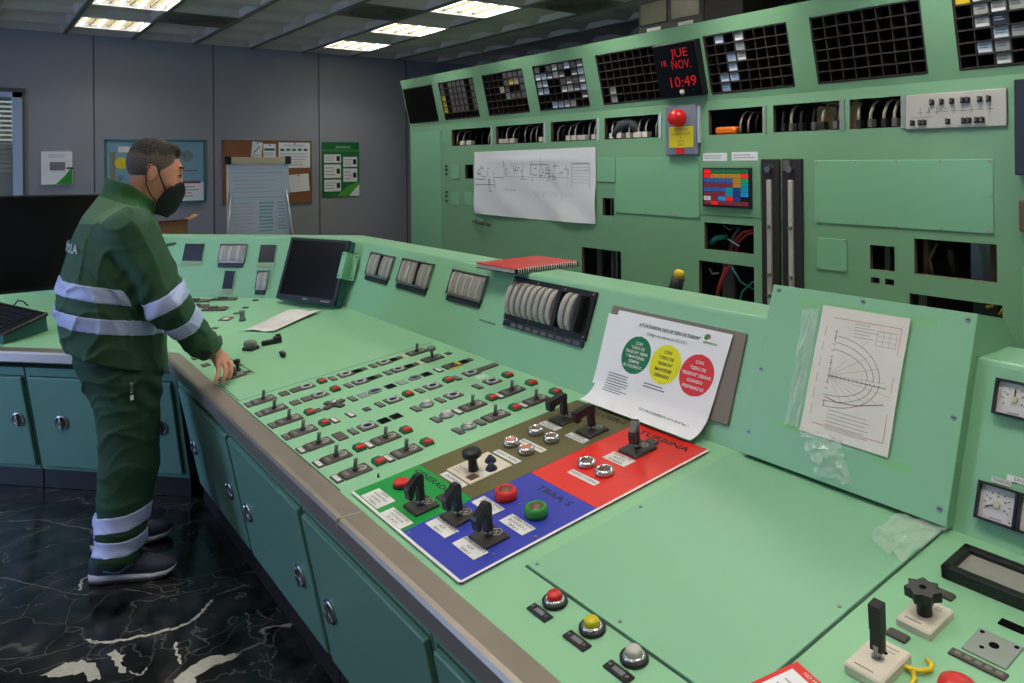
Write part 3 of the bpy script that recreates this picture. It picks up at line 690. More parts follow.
# cabinets standing on top of the board
for k, (yc, wd, lb, m) in enumerate(((3.865, .63, 'grey two window relay case standing on top of the green board', mat('relay_case', (76, 70, 64), .6, var=.1)), (3.38, .32, 'plain dark case beside the two window relay case on the board top', mat('dark_case', (44, 38, 36), .6, var=.1)))):
    t = thing('relay_case', lb, 'equipment case', Matrix.Translation((4.22, yc, ztop + .002)) @ Matrix.Rotation(-PI / 2, 4, 'Z'))
    b = MB(); b.box(-wd / 2, wd / 2, 0, .4, 0, .335, m, bev=.006); b.build('case', t)
    if k == 0:
        for x in (-.155, .155):
            f = MB(); f.box(x - .14, x + .14, -.008, -.001, .1, .28, BEZEL); o = f.build('window_frame', t)
            f = MB(); f.box(x - .128, x + .128, -.011, -.0085, .112, .268, mat('case_glass', (112, 108, 88), .3, var=.1)); f.build('glass', o)
            f = MB(); f.box(x - .07, x + .07, -.004, -.001, .055, .08, WHITE); f.build('label', t)
# ================================================================== THE CONSOLE
K2 = math.sqrt(2) - 1
def sweep(b, prof, m, ye=-0.4, wl=3.0, ms=None):
    n = len(prof); vs = []
    for (o, z) in prof: vs.append((.84 + o, ye, z))
    for (o, z) in prof: vs.append((.84 + o, CY + o * K2, z))
    for (o, z) in prof: vs.append((.84 + o - h * wl, CY + o * K2 + h * wl, z))
    for s0 in (0, n):
        for k in range(n):
            j = (k + 1) % n
            b.add([vs[s0 + k], vs[s0 + j], vs[s0 + n + j], vs[s0 + n + k]], [(0, 1, 2, 3)], m)
    b.add(vs[:n], [tuple(range(n))], m); b.add(vs[2 * n:], [tuple(range(n - 1, -1, -1))], m)
con = thing('control_console', 'long green control console bent at the corner with steel front edge and rows of switches', 'control console', T3((0, 0, 0)))
tn = math.tan(AL)
b = MB(); sweep(b, [(0.0, .74), (.885, ZB), (.885, ZB - .02), (.0, .72)], GREEN_D); b.build('worktop', con)
lx, lz = .885 + .374 * math.sin(BE), ZB + .374 * math.cos(BE)
b = MB(); sweep(b, [(.886, ZB - .05), (.886, ZB), (lx - .004, lz - .011), (lx + .001, lz - .003), (lx + .009, lz), (1.18, lz), (1.19, lz - .008), (1.19, 0), (1.12, 0), (1.12, ZB - .05)], GREEN); b.build('upstand', con)
b = MB(); sweep(b, [(-.001, .7425), (-.055, .7425), (-.066, .739), (-.071, .730), (-.071, .690), (-.062, .682), (-.001, .682)], STEEL)
b.box(.766, .842, 1.845, 1.848, .70, .7432, ALU)
b.build('steel_edge', con)

def cabin(F, u0, u1, label, fill0=0, fill1=0, tagplate=False, i0=.10, i1=.105, lv=.247):
    """one base unit: tilted body, raised door with two latches, plinth"""
    uc = (u0 + u1) / 2; w = (u1 - u0) / 2
    t = thing('base_cabinet', label, 'cabinet', T3((0, 0, 0)), 'cabinets under the console')
    b = MB()
    V = lambda u, v, n: F @ Vector((u, v, n))
    for a, c in ((u0 + .001, u1 - .001),):
        p0 = [V(a, 0, 0), V(a, .56, 0)]; p1 = [V(c, 0, 0), V(c, .56, 0)]
        back = (F.to_3x3() @ Vector((0, 0, -1))); back.z = 0; back.normalize()
        q0 = [p0[0] + back * .45, p0[1] + back * .55]; q1 = [p1[0] + back * .45, p1[1] + back * .55]
        vs = [p0[0], p0[1], q0[1], q0[0], p1[0], p1[1], q1[1], q1[0]]
        b.add(vs, [(0, 1, 2, 3), (7, 6, 5, 4), (0, 4, 5, 1), (1, 5, 6, 2), (2, 6, 7, 3), (3, 7, 4, 0)], GREEN_C)
    for a, c in ((u0 - fill0, u0 + .001), (u1 - .001, u1 + fill1)):
        if c - a > .01: b.box(a, c, 0, .56, -.006, 0, GREEN_C, F)
    b.build('body', t)
    d0, d1 = u0 + .022, u1 - .012
    b = MB(); b.box(d0, d1, .028, .512, .001, .016, GREEN_C, F, bev=.003)
    b.box(d0 - .006, d1 + .006, .022, .518, .0004, .0012, GROOVE, F); door = b.build('door', t)
    for u in (d0 + i0, d1 - i1):
        l = MB(); Fm = F @ T3((u, lv, .016))
        l.ring(.027, .037, 0, .007, CHROME, Fm, n=22); l.cyl(.027, 0, .002, METERDARK, Fm, n=18)
        l.box(-.008, .008, -.034, .034, .003, .016, CHROME, Fm, bev=.003); l.cyl(.010, .014, .020, METAL, Fm, n=12); l.build('latch', door)
    b = MB()
    Fz = F.copy(); z = Vector((0, 0, 1)); n = F.to_3x3() @ Vector((0, 0, 1)); n.z = 0; n.normalize()
    for i in range(3): Fz[i][1] = z[i]; Fz[i][2] = n[i]
    Fz[2][3] = 0
    b.box(u0 - fill0 + .001, u1 + fill1 - .001, .002, .1, -.35, -.012, KICK, Fz); b.build('plinth', t)
    if tagplate: b = MB(); b.box(-3.88, -3.85, .43, .50, .002, .01, BOXGREY, F); b.build('small_plate', t)
    return t
cabin(CAB, -3.86, -3.045, 'green base cabinet nearest the corner behind the man, under the steel edge', fill0=.055, tagplate=True)
for k, u in enumerate((-3.04, -2.25, -1.46, -.67)):
    cabin(CAB, u, u + .785, ['green base cabinet below the far rows of small rotary switches', 'green base cabinet under the green panel with a dark slit by its door', 'green base cabinet under the large blank cover plate', 'green base cabinet at the camera end of the console'][k])
cabin(LCAB, -.865, -.06, 'green base cabinet of the angled wing beside the inner corner, half hidden by the legs', fill1=.015, i0=.15, i1=.08, lv=.28)
cabin(LCAB, -1.70, -.872, 'green base cabinet of the angled wing whose round latch shows by the trousers', i1=.055, lv=.285)
cabin(LCAB, -2.53, -1.706, 'green base cabinet farthest out along the angled wing', lv=.285)

# ---------------- devices on the worktop, parts of the console
def part(name, b, M): return b.build(name, con, M)
def P_rot():
    b = MB(); b.box(-.03, .03, -.044, .044, .0005, .006, DARKPL, bev=.003)
    b.ring(.013, .0168, .0062, .0068, RINGW, T3((0, .018, 0)), n=20); b.ring(.006, .008, .0062, .0068, METERBODY, T3((.004, .022, 0)), n=12)
    b.box(-.017, .017, -.034, -.022, .0062, .0066, METERDARK); b.bar(-.01, .0, .01, .03, .002, .0067, RINGW); b.bar(-.012, -.012, -.002, .004, .002, .0067, RINGW)
    o = b.build('rotary_switch', con)
    l = MB(); l.cyl(.009, .006, .014, DARKPL, n=12); l.tube([(0, 0, .012), (.0, .003, .026), (.001, .005, .039)], [.0055, .006, .0068], LEVER, n=10); l.build('lever', o)
    return o
def P_rotm():
    b = MB(); b.box(-.03, .03, -.044, .044, .0005, .006, DARKPL, bev=.003); b.ring(.013, .0165, .0062, .0068, METERBODY, T3((0, .018, 0)), n=20)
    o = b.build('rotary_switch', con)
    l = MB(); l.lathe([(.006, .006), (.006, .036), (.018, .038), (.02, .046), (.016, .054), (0, .056)], LEVER, n=14); l.build('mushroom_knob', o)
    return o
def P_gr():
    b = MB(); b.box(-.021, .021, -.0165, .0165, .0005, .009, GREENL, bev=.002); o = b.build('lamp_switch', con)
    r = MB(); r.box(0, .021, -.0135, .0135, .009, .0155, RED, bev=.002); r.build('red_lamp', o)
    g = MB(); g.box(-.021, 0, -.0135, .0135, .009, .0135, GREENL, bev=.002); g.build('green_lamp', o)
    return o
def P_eye():
    b = MB(); b.box(-.029, .029, -.029, .029, .0005, .005, PLATE_B, bev=.002); b.box(-.02, .0, -.0285, -.0245, .005, .0053, METERDARK); o = b.build('position_indicator', con)
    r = MB(); r.ring(.0155, .0225, .005, .0075, RINGW, n=24); r.lathe([(.0155, .005), (.010, .0075), (0, .0085)], BLUELENS, n=18); r.build('lens', o)
    return o
def P_lab(white):
    b = MB(); b.box(-.028, .028, -.0115, .0115, .0005, .004, DARKPL, bev=.0015)
    if white: b.box(-.021, .021, -.0062, .0062, .004, .0046, WHITE); b.lines(-.018, .018, -.004, .004, 1, INKL, .005, fill=.3)
    else: b.lines(-.022, .022, -.008, .008, 2, INKL, .0044, fill=.28); b.cyl(.003, .004, .0046, METAL, T3((-.024, 0, 0)), n=8); b.cyl(.003, .004, .0046, METAL, T3((.024, 0, 0)), n=8)
    return b.build('name_plate', con)
def P_box(name, w, d, m, t=.005, hole=False):
    b = MB(); b.box(-w, w, -d, d, .0005, t, m, bev=.0015)
    if hole: b.box(-w * .85, w * .85, -d * .8, d * .8, t, t + .0004, BLACKM)  # flat black inset painted as the darkness of an uncut hole
    return b.build(name, con)
def P_oval():
    b = MB(); b.ring(.017, .023, .0005, .006, METAL, n=24, sy=1.15); b.lathe([(.018, .001), (.012, .005), (0, .006)], BLUELENS, n=20); return b.build('oval_indicator', con)
def P_chr():
    b = MB(); b.lathe([(.025, .0005), (.026, .006), (.022, .009), (.020, .012), (.015, .014), (0, .0145)], METAL, n=22); o = b.build('chrome_button', con)
    l = MB(); l.lathe([(.0165, .0135), (.014, .0165), (0, .0175)], GREYBTN, n=18); l.build('button_cap', o); return o
def P_cross():
    b = MB()
    for k in range(4):
        b.box(-.012, .012, .012, .046, .0005, .008, DARKPL, Matrix.Rotation(rad(20) + k * PI / 2, 4, 'Z'), bev=.002)
    b.cyl(.02, .0005, .009, DARKPL, n=18); o = b.build('cross_selector', con)
    l = MB(); l.lathe([(.012, .009), (.012, .017), (.006, .02), (0, .02)], CHROME, n=14); l.build('metal_button', o); return o
def P_yel():
    b = MB(); b.box(-.028, .028, -.036, .036, .0005, .005, DARKPL, bev=.002); b.box(.024, .034, -.03, .036, .0005, .003, YEL); b.box(-.02, .02, .02, .034, .005, .0056, YEL); o = b.build('position_indicator', con)
    r = MB(); r.ring(.0125, .0165, .005, .008, BROWNL, n=20); r.lathe([(.0125, .005), (.01, .008), (0, .009)], BLUELENS, n=16); r.build('lens', o); return o
PR = {'rot': P_rot, 'rotm': P_rotm, 'gr': P_gr, 'red': P_gr, 'eye': P_eye, 'lab': lambda: P_lab(False), 'wl': lambda: P_lab(True), 'sq': lambda: P_box('blanking_plate', .024, .017, PLATE_B), 'sq2': lambda: P_box('blanking_plate', .034, .017, PLATE_B),
      'blk': lambda: P_box('empty_socket', .022, .019, BLACK, .003, True), 'sm': lambda: P_box('small_plate', .017, .012, DARKPL, .004), 'cream': lambda: P_box('cream_label', .03, .008, CREAM, .003), 'grey': lambda: P_box('grey_plate', .026, .018, GREYPL, .003),
      'pale': lambda: P_box('pale_label', .02, .024, PALE, .002), 'long': lambda: P_box('long_plate', .018, .05, PLATE_B), 'oval': P_oval, 'chr': P_chr, 'cross': P_cross, 'yel': P_yel}
protos = {}
def place(kind, M):
    if kind not in protos:
        protos[kind] = o = PR[kind](); o.matrix_basis = M
    else: o = dup(protos[kind], con, M)
    return o
ROWS = [(-2.912, 'lab .026 rot .082 sq .162 sq .206 eye .253 red .316 lab .362 eye .418 blk .467 sm .497 lab .54 eye .591 blk .632 sm .662 cream .688 rot .748'),
        (-2.778, 'lab .025 rot .079 sq .158 sq .202 eye .253 red .316 lab .371 eye .421 blk .469 sm .5 lab .54 eye .589 blk .636 sm .665 cream .69 rotm .748 sm .826'),
        (-2.632, 'lab .024 rot .082 gr .158 sm .189 cross .25 lab .322 grey .367 oval .414 blk .478 grey .527 oval .584 blk .636 wl .691 yel .754 blk .808 sm .837'),
        (-2.493, 'lab .024 rot .081 gr .157 wl .193 wl .253 sm .315 lab .366 eye .419 gr .48 lab .53 eye .585 gr .653 lab .689 eye .756 long .828'),
        (-2.349, 'wl .021 rot .079 sq2 .152 lab .198 eye .25 blk .311 blk .356 lab .434 chr .477 lab .533 eye .587 lab .692 eye .758 gr .828'),
        (-2.210, 'wl .023 rot .080 gr .157 wl .189 rot .248 gr .321 lab .434 chr .475 wl .519 rot .580 gr .661 wl .692 rot .748 gr .835'),
        (-2.074, 'wl .024 rot .082 gr .157 wl .189 rot .25 gr .322 lab .436 chr .477 lab .519 rot .582 gr .662 wl .696 rot .752 gr .838')]
for u, s in ROWS:
    p = s.split()
    for k in range(0, len(p), 2): place(p[k], at(CON, u, float(p[k + 1]), 0))
place('pale', at(CON, -2.425, .759, 0))
# plate edges and grooves
def groove(F, u0, v0, u1, v1, w=.004): b = MB(); b.bar(u0, v0, u1, v1, w, .0012, GROOVE, F); return b
b = MB()
for (u0, v0, u1, v1) in ((-2.99, .012, -2.98, .862), (-2.99, .012, -3.285, .014), (-3.275, .162, -3.29, .014), (-3.275, .162, -3.9, .135), (-2.0, .003, -3.26, .003)): b.bar(u0, v0, u1, v1, .004, .0012, GROOVE, CON)
b.build('plate_seams', con)
b = MB(); b.box(-1.345, -.795, .162, .872, .0005, .005, GREEN_P, CON, bev=.001); b.box(-1.349, -.791, .158, .875, .0002, .0012, GROOVE, CON); o = b.build('cover_plate', con)
for u, v in ((-1.33, .178), (-1.07, .178), (-.81, .178), (-.81, .5), (-.81, .85), (-1.33, .5)):
    s = MB(); s.cyl(.0042, .005, .0065, METAL, CON @ T3((u, v, 0)), n=10); s.build('screw', o)
s = MB(); s.lathe([(.003, .0), (.004, .004), (.002, .012), (0, .013)], DARKPL, at(CON, -1.99, .115), n=8); s.build('small_pin', con)
# three push buttons with name plates by the front edge
for u, v, m, nm in ((-1.207, .128, RED, 'red'), (-1.095, .129, YELBTN, 'yellow'), (-.985, .131, GREYBTN, 'grey')):
    b = MB(); b.ring(.020, .026, .0005, .008, BLACK, n=24); b.lathe([(.021, .001), (.021, .010), (.017, .013), (.0155, .013), (.0155, .006), (0, .006)], CHROME, n=24)
    o = b.build('push_button', con, at(CON, u, v)); l = MB(); l.lathe([(.0145, .006), (.0145, .020), (.012, .023), (0, .0235)], m, n=20); l.build('button_cap', o); o['label'] = nm + ' push button in a chrome ring'
    b = MB(); b.box(-.03, .03, -.0115, .0115, .0005, .004, BLACK, bev=.0015); b.box(-.013, .013, -.005, .005, .004, .0043, INKG)
    for x in (-.021, .021): b.cyl(.004, .004, .0055, CHROME, T3((x, 0, 0)), n=10)
    b.build('name_plate', con, at(CON, u + .003, v - .042))
# selector switches on pale plates at the right end
b = MB(); b.box(-.033, .033, -.05, .05, .0005, .018, BEIGEPL, bev=.003); b.cyl(.004, .018, .0186, BLACKM, T3((.004, .018, 0)), n=10); b.lines(-.02, .014, -.04, -.034, 1, METERDARK, .0185); b.lines(-.01, .02, .02, .04, 2, METERDARK, .0185, fill=.2)
o = b.build('selector_switch', con, at(CON, -.688, .412)); o['label'] = 'selector switch with black lever handle'
l = MB(); l.cyl(.010, .018, .021, METAL, n=14); l.cyl(.006, .018, .04, METAL, n=12)
R = Matrix.Rotation(rad(-6), 4, 'X')
l.prism([(-.010, -.0075), (.010, -.0075), (.011, 0), (.010, .0075), (-.010, .0075), (-.011, 0)], .03, .066, BLACK, R); 
vs = [(-.0105, -.0085, .064), (.0105, -.0085, .064), (.0105, .0085, .064), (-.0105, .0085, .064), (-.010, -.012, .108), (.010, -.012, .108), (.010, .008, .112), (-.010, .008, .112)]
l.add(vs, [(3, 2, 1, 0), (4, 5, 6, 7), (0, 1, 5, 4), (1, 2, 6, 5), (2, 3, 7, 6), (3, 0, 4, 7)], BLACK, R); l.build('lever_handle', o)
b = MB(); b.box(-.031, .031, -.045, .045, .0005, .016, BEIGEPL, bev=.003); b.lines(-.02, .01, -.036, -.028, 1, METERDARK, .0165); b.lines(-.01, .02, .02, .035, 2, METERDARK, .0165, fill=.2)
o = b.build('selector_switch', con, at(CON, -.688, .574)); o['label'] = 'selector switch with black star knob'
l = MB(); l.lathe([(.013, .016), (.0125, .05)], BLACK, n=14)
star = []
for k in range(14):
    a = 2 * PI * k / 14 + .2; r = .031 if k % 2 == 0 else .0225; star.append((r * math.cos(a), r * math.sin(a)))
l.prism(star, .048, .066, BLACK); l.cyl(.006, .066, .0668, BLACKM, n=12); l.build('star_knob', o)
for u, v, w, d, m, nm in ((-.702, .504, .018, .0105, DARKPL, 'dark_plate'), (-.698, .668, .018, .0105, DARKPL, 'dark_plate')):
    b = MB(); b.box(-w, w, -d, d, .0005, .006, m, bev=.002); b.build(nm, con, at(CON, u, v))
b = MB(); b.box(-.035, .035, -.036, .036, .0005, .003, GREYPL, bev=.001)
for x, y, r in ((-.027, .027, .004), (.027, .027, .004), (-.012, -.012, .004), (0, .006, .008)): b.cyl(r, .003, .0035, BLACKM, T3((x, y, 0)), n=12)
b.build('grey_plate', con, at(CON, -.581, .585))
b = MB(); b.box(-.044, .044, -.0095, .0095, .0005, .004, DARKPL, bev=.0015)
for k in range(5): b.box(-.036 + .016 * k, -.026 + .016 * k, -.004, .004, .004, .0044, METERDARK)
b.build('name_strip', con, at(CON, -.582, .531))
b = MB(); b.box(-.02, .02, -.009, .009, .0005, .003, BLACKM); b.build('empty_slot', con, at(CON, -.58, .663))  # flat black plate painted as the darkness inside a slot
b = MB(); b.lathe([(.030, .0005), (.030, .012), (.026, .026), (.012, .034), (0, .035)], RED, n=22); o = b.build('push_button', con, at(CON, -.572, .438)); o['label'] = 'large red mushroom push button'
# yellow hook painted key
t = thing('yellow_hook', 'thin yellow forked hook lying beside the lever selector switch', 'hook', at(CON, -.64, .44, .003))
b = MB(); b.tube([(-.034, -.006, .003), (-.005, -.002, .004), (.008, .006, .004), (.016, .018, .004), (.012, .032, .004), (.002, .036, .004)], .0042, YEL, n=8); b.tube([(-.002, -.002, .003), (.008, -.018, .003), (.012, -.04, .003)], .0042, YEL, n=8); b.build('bent_rod', t)
# dark framed flat display on the worktop
t = thing('flat_display', 'dark framed grey display lying on the worktop below the square dial meters', 'display', at(CON, -.55, .7695))
b = MB(); f = .16; d = .053
for a in ((-.176, .2, -d, -d + .018), (-.176, .2, d - .018, d), (-.176, -.158, -d, d), (.182, .2, -d, d)): b.box(a[0], a[1], a[2], a[3], .001, .026, BLACK, bev=.002)
b.build('frame', t); b = MB(); b.box(-.158, .182, -d + .018, d - .018, .001, .016, LCDGREY); b.build('screen', t)
# red bordered notice at the front of the right end
t = thing('warning_notice', 'white notice with red border lying at the bottom corner of the blank cover plate', 'notice', at(CON, -.742, .235, .0062, rad(-14)))
b = MB(); b.box(-.055, .075, -.07, .07, .0045, .006, REDP); b.box(-.046, .066, -.06, .052, .006, .0064, PAPER); b.text('NO MANIOBRAR', .010, WHITE, x=.01, y=.061, z=.0065, width=.1); b.lines(-.035, .055, -.05, .035, 5, INKL, .0068, fill=.2); b.build('sheet', t)

# devices on the angled wing and beside the hand
for kd, u, v, r in (('sq2', -.357, .825, .1), ('eye', -.25, .855, .2), ('sq', -.30, .70, .1), ('eye', -.19, .685, .2), ('sm', -.037, .705, 0), ('sm', -.048, .845, 0), ('sm', -.034, .60, .2), ('sm', -.022, .355, 0), ('lab', -.42, .70, 0), ('rot', -.45, .52, 0), ('sq', -.36, .40, 0), ('rot', -.6, .62, 0), ('sq2', -.62, .82, 0)):
    place(kd, at(LCON, u, v, 0, r))
for u, v, w, d, r in ((-.40, .80, .085, .022, .12), (-.245, .845, .075, .018, .1), (-.33, .70, .06, .022, .2), (-.20, .66, .07, .028, .15)):
    b = MB(); b.box(-w, w, -d, d, .0005, .010, PLATE_B, bev=.003); b.box(-w * .5, w * .2, -d * .6, d * .6, .010, .018, DARKPL, bev=.002); b.lines(w * .3, w * .9, -d * .5, d * .5, 2, METERDARK, .0104); b.build('instrument_plate', con, at(LCON, u, v, 0, r))
b = MB(); b.box(-.045, .02, -.03, .03, .0005, .003, PLATE_B); b.box(-.03, .0, -.014, .014, .003, .0035, WHITE); b.box(.0, .012, -.012, .012, .003, .0036, RED); b.build('selector_plate', con, at(LCON, -.03, .505))
b = MB(); b.lathe([(.02, 0), (.018, .012), (.014, .014), (.014, .042), (.017, .046), (.016, .054), (0, .056)], LEVER, n=16); b.build('standing_knob', con, at(LCON, .062, .49))
for kd, u, v in (('sm', -3.86, .04), ('sq', -3.76, .036), ('sq', -3.6, .04), ('sm', -3.46, .148), ('lab', -3.33, .035), ('rot', -3.32, .09), ('sm', -3.32, .148)): place(kd, at(CON, u, v))
b = MB(); b.lathe([(.014, .0005), (.014, .006), (.008, .008), (.008, .03), (.014, .034), (.015, .046), (.010, .05), (0, .05)], BLACK, n=14); b.build('operating_knob', con, at(CON, -3.385, .122))

# ================================================================== COLOURED CONTROL PANELS
def cpanel(_n, label, m, poly, ctr, white_edges):
    t = thing('control_plate', label, 'control panel', at(CON, ctr[0], ctr[1]), 'coloured emergency control panels')
    b = MB(); b.prism([(x - ctr[0], y - ctr[1]) for x, y in poly], .001, .006, m)
    for (x0, y0, x1, y1) in white_edges: b.bar(x0 - ctr[0], y0 - ctr[1], x1 - ctr[0], y1 - ctr[1], .008, .0063, WHITE)
    b.build('panel_sheet', t)
    return t, (lambda u, v, n=.006, r=0: T3((u - ctr[0], v - ctr[1], n)) @ Matrix.Rotation(r, 4, 'Z'))
UA, UB_, VA, VB_ = -1.957, -1.398, .021, .837
um = -1.672; vg = .233; vb = .4215
grn, Lg = cpanel('control_panel', 'green control panel marked for the generator at the near left of the coloured set', GREENP, [(UA, VA), (um - .001, VA), (um - .001, vg - .001), (UA, vg - .001)], (-1.815, .127), [(UA, VA, um, VA)])
oli, Lo = cpanel('control_panel', 'long olive brown control panel with black grip handles and round chrome buttons', OLIVEP, [(UA, vg), (um - .001, vg), (um - .001, VB_), (UA, VB_)], (-1.815, .535), [])
blu, Lb = cpanel('control_panel', 'blue control panel with two black grip handles and red and green buttons', BLUEP, [(um, VA), (UB_, VA), (UB_, vb - .001), (um, vb - .001)], (-1.535, .22), [(um, VA, UB_, VA), (UB_, VA, UB_, vb)])
rdp, Lr = cpanel('control_panel', 'red control panel marked for the turbine with one grip handle', REDP, [(um, vb), (UB_, vb), (UB_, VB_), (um, VB_)], (-1.535, .63), [(UB_, vb, UB_, VB_)])
def lab(t, M, w, hh, lines, size=.013):
    b = MB(); b.box(-w, w, -hh, hh, .0002, .0015, WHITE)
    n = len(lines)
    for k, s_ in enumerate(lines):
        b.text(s_, size, INK, y=hh - (k + .5) * 2 * hh / n, z=.0019, width=2 * w * .92)
    return b.build('label_plate', t, M)
def title(t, M, s_, size, w=None):
    b = MB(); b.text(s_, size, INK, z=.0004, bold=True, width=w, flex=False); return b.build('lettering', t, M)
def grip(t, M, turn, plate=(.036, .036), bar=False):
    b = MB(); w, d = plate; b.box(-w, w, -d, d, .0003, .008, mat('grip_base', (52, 46, 46), .42, var=.1), bev=.003)
    b.ring(.0125, .0148, .0081, .0088, METERBODY, T3((.004, .020, 0)), n=22); b.bar(-.003, .012, .011, .028, .0022, .0086, METERBODY); b.bar(.010, .013, -.002, .027, .0022, .0086, METERBODY)
    b.bar(-.02, -.006, -.012, .006, .002, .0086, METERBODY); b.bar(-.012, .006, .002, .006, .002, .0086, METERBODY)
    o = b.build('grip_switch', t, M)
    l = MB(); Rm = Matrix.Rotation(turn, 4, 'Z')
    l.lathe([(.010, .010), (.010, .018)], METAL, n=14)
    vs = [(-.008, -.008, .014), (.009, -.008, .014), (.009, .008, .014), (-.008, .008, .014), (-.0095, -.009, .076), (.0115, -.009, .080), (.0115, .009, .080), (-.0095, .009, .076)]
    l.add(vs, [(3, 2, 1, 0), (4, 5, 6, 7), (0, 1, 5, 4), (1, 2, 6, 5), (2, 3, 7, 6), (3, 0, 4, 7)], HANDLE, Rm)
    # arm: a level bar with a dropped end block, or a pistol grip slanting down from the top of the post
    if bar: pr, hw = [(.011, .064), (.012, .080), (.007, .085), (-.010, .085), (-.060, .078), (-.064, .074), (-.064, .050), (-.060, .047), (-.046, .047), (-.042, .056), (-.010, .064)], .0105
    else: pr, hw = [(.011, .064), (.012, .080), (.006, .088), (-.006, .087), (-.036, .068), (-.041, .061), (-.039, .036), (-.033, .033), (-.024, .038), (-.020, .054), (-.008, .066)], .0095
    n = len(pr); vs = [(x, -hw, z) for x, z in pr] + [(x, hw, z) for x, z in pr]
    l.add(vs, [tuple(range(n)), tuple(range(2 * n - 1, n - 1, -1))] + [(k, n + k, n + (k + 1) % n, (k + 1) % n) for k in range(n)], HANDLE, Rm)
    l.build('pistol_handle', o)
    return o
def bigbtn(t, M, body, lens, r=.026, nm='push_button', hgt=.022):
    b = MB(); b.lathe([(r, .0003), (r * 1.04, hgt * .4), (r, hgt * .8), (r * .82, hgt), (r * .66, hgt), (r * .62, hgt * .8), (0, hgt * .8)], body, n=26); o = b.build(nm, t, M)
    l = MB(); l.lathe([(r * .62, hgt * .8), (r * .6, hgt * .93), (0, hgt * .96)], lens, n=20); l.build('lens', o); return o
# green
lab(grn, Lg(-1.868, .055), .049, .027, ['DISPARO', 'INTERRUPTOR', 'DE GRUPO', 'Y TURBINA'], .011)
lab(grn, Lg(-1.739, .044), .054, .019, ['CONEXION RED', 'EXCITACION', 'DE GRUPO'], .011)
b = MB(); b.lathe([(.024, .0003), (.024, .006), (0, .006)], BLACK, n=24); o = b.build('push_button', grn, Lg(-1.882, .133)); b = MB(); b.lathe([(.022, .006), (.022, .014), (.018, .017), (0, .018)], RED, n=24); b.build('red_cap', o)
title(grn, Lg(-1.828, .207), 'GENERADOR', .026, .21)
grip(grn, Lg(-1.742, .117), rad(98)).__setitem__('label', 'grip switch with black pistol handle')
b = MB(); b.box(-.02, .02, -.012, .012, .0003, .005, DARKPL, bev=.002); b.build('small_plate', grn, Lg(-1.733, .178))
# blue
for u, v in ((-1.624, .158), (-1.492, .160)): grip(blu, Lb(u, v), rad(98))
for u, v, ls in ((-1.615, .104, ['BOMBA DE ACEITE', 'AOP', 'TBAA 1']), (-1.49, .105, ['BOMBA DE ACEITE', 'AOP', 'TBAA 2']), (-1.615, .24, ['CONTROL TURBINA', 'BLOQUEO 1', 'TBAA 1']), (-1.488, .24, ['CONTROL TURBINA', 'BLOQUEO 2', 'TBAA 2'])): lab(blu, Lb(u, v), .047, .0205, ls, .0125)
bigbtn(blu, Lb(-1.612, .296), RED, BROWNL, .029, hgt=.026); bigbtn(blu, Lb(-1.488, .299), GREENBTN, BROWNL, .029, hgt=.026)
title(blu, Lb(-1.527, .387), "TBAA`S", .03, .135)
for u, v in ((-1.655, .035), (-1.415, .24), (-1.56, .30), (-1.43, .13)): 
    s = MB(); s.cyl(.004, 0, .0015, METAL, n=8); s.build('screw', blu, Lb(u, v))
# red
for u in (-1.588, -1.516): bigbtn(rdp, Lr(u, .553), CHROME, BROWNL, .026, hgt=.016)
lab(rdp, Lr(-1.542, .50), .054, .011, ['DISPARO TURBINA'], .012); lab(rdp, Lr(-1.545, .634), .043, .023, ['BOMBA DE', 'ACEITE', 'TURBINA'], .0135)
grip(rdp, Lr(-1.546, .708), rad(118), (.036, .044)); title(rdp, Lr(-1.531, .797), 'TURBINA', .032, .19)
b = MB(); b.box(-.02, .02, -.012, .012, .0003, .005, DARKPL, bev=.002); b.build('small_plate', rdp, Lr(-1.548, .768))
# olive
b = MB(); b.box(-.062, .062, -.072, .072, .0003, .004, BEIGEPL, bev=.001); b.lines(-.05, -.01, -.062, -.03, 3, INKG, .0044, fill=.25); b.box(.02, .05, -.06, -.03, .004, .0046, BROWNL); b.box(.03, .058, -.02, .0, .004, .0046, WHITE); b.box(.03, .058, .008, .02, .004, .0046, WHITE)
kp = b.build('knob_plate', oli, Lo(-1.802, .338))
b = MB(); b.lathe([(.015, .004), (.013, .03), (.012, .040), (.025, .043), (.029, .049), (.028, .058), (.024, .063), (0, .064)], BLACK, n=8); b.build('large_knob', kp, T3((.004, -.022, 0)))
for x, y in ((-.004, .042), (.038, .016)): 
    b = MB(); b.lathe([(.017, .004), (.017, .008), (.007, .020), (.004, .023), (0, .023)], mat('cap_dark_blue', (36, 38, 62), .35, var=.05), n=16); b.build('cone_cap', kp, T3((x, y, 0)))
for u, v, s_ in ((-1.800, .251, 'ENCENDIDO'), (-1.799, .432, 'DISPARO CALDERA'), (-1.799, .525, 'REARME CALDERA')): lab(oli, Lo(u, v), .056, .0115, [s_], .013)
for u, v, s_ in ((-1.865, .647, ['VALVULA', 'SEGURIDAD 1']), (-1.736, .645, ['VALVULA', 'SEGURIDAD 2'])): lab(oli, Lo(u, v), .041, .0135, s_, .012)
for u, v, l in ((-1.852, .486, SALMON), (-1.777, .486, SALMON), (-1.858, .584, BROWNL), (-1.779, .583, BROWNL)): bigbtn(oli, Lo(u, v), CHROME, l, .024, hgt=.020)
grip(oli, Lo(-1.868, .708), rad(93), (.034, .04), True); grip(oli, Lo(-1.735, .705), rad(88), (.034, .04), True)
title(oli, Lo(-1.785, .806), 'CALDERA', .03, .19)
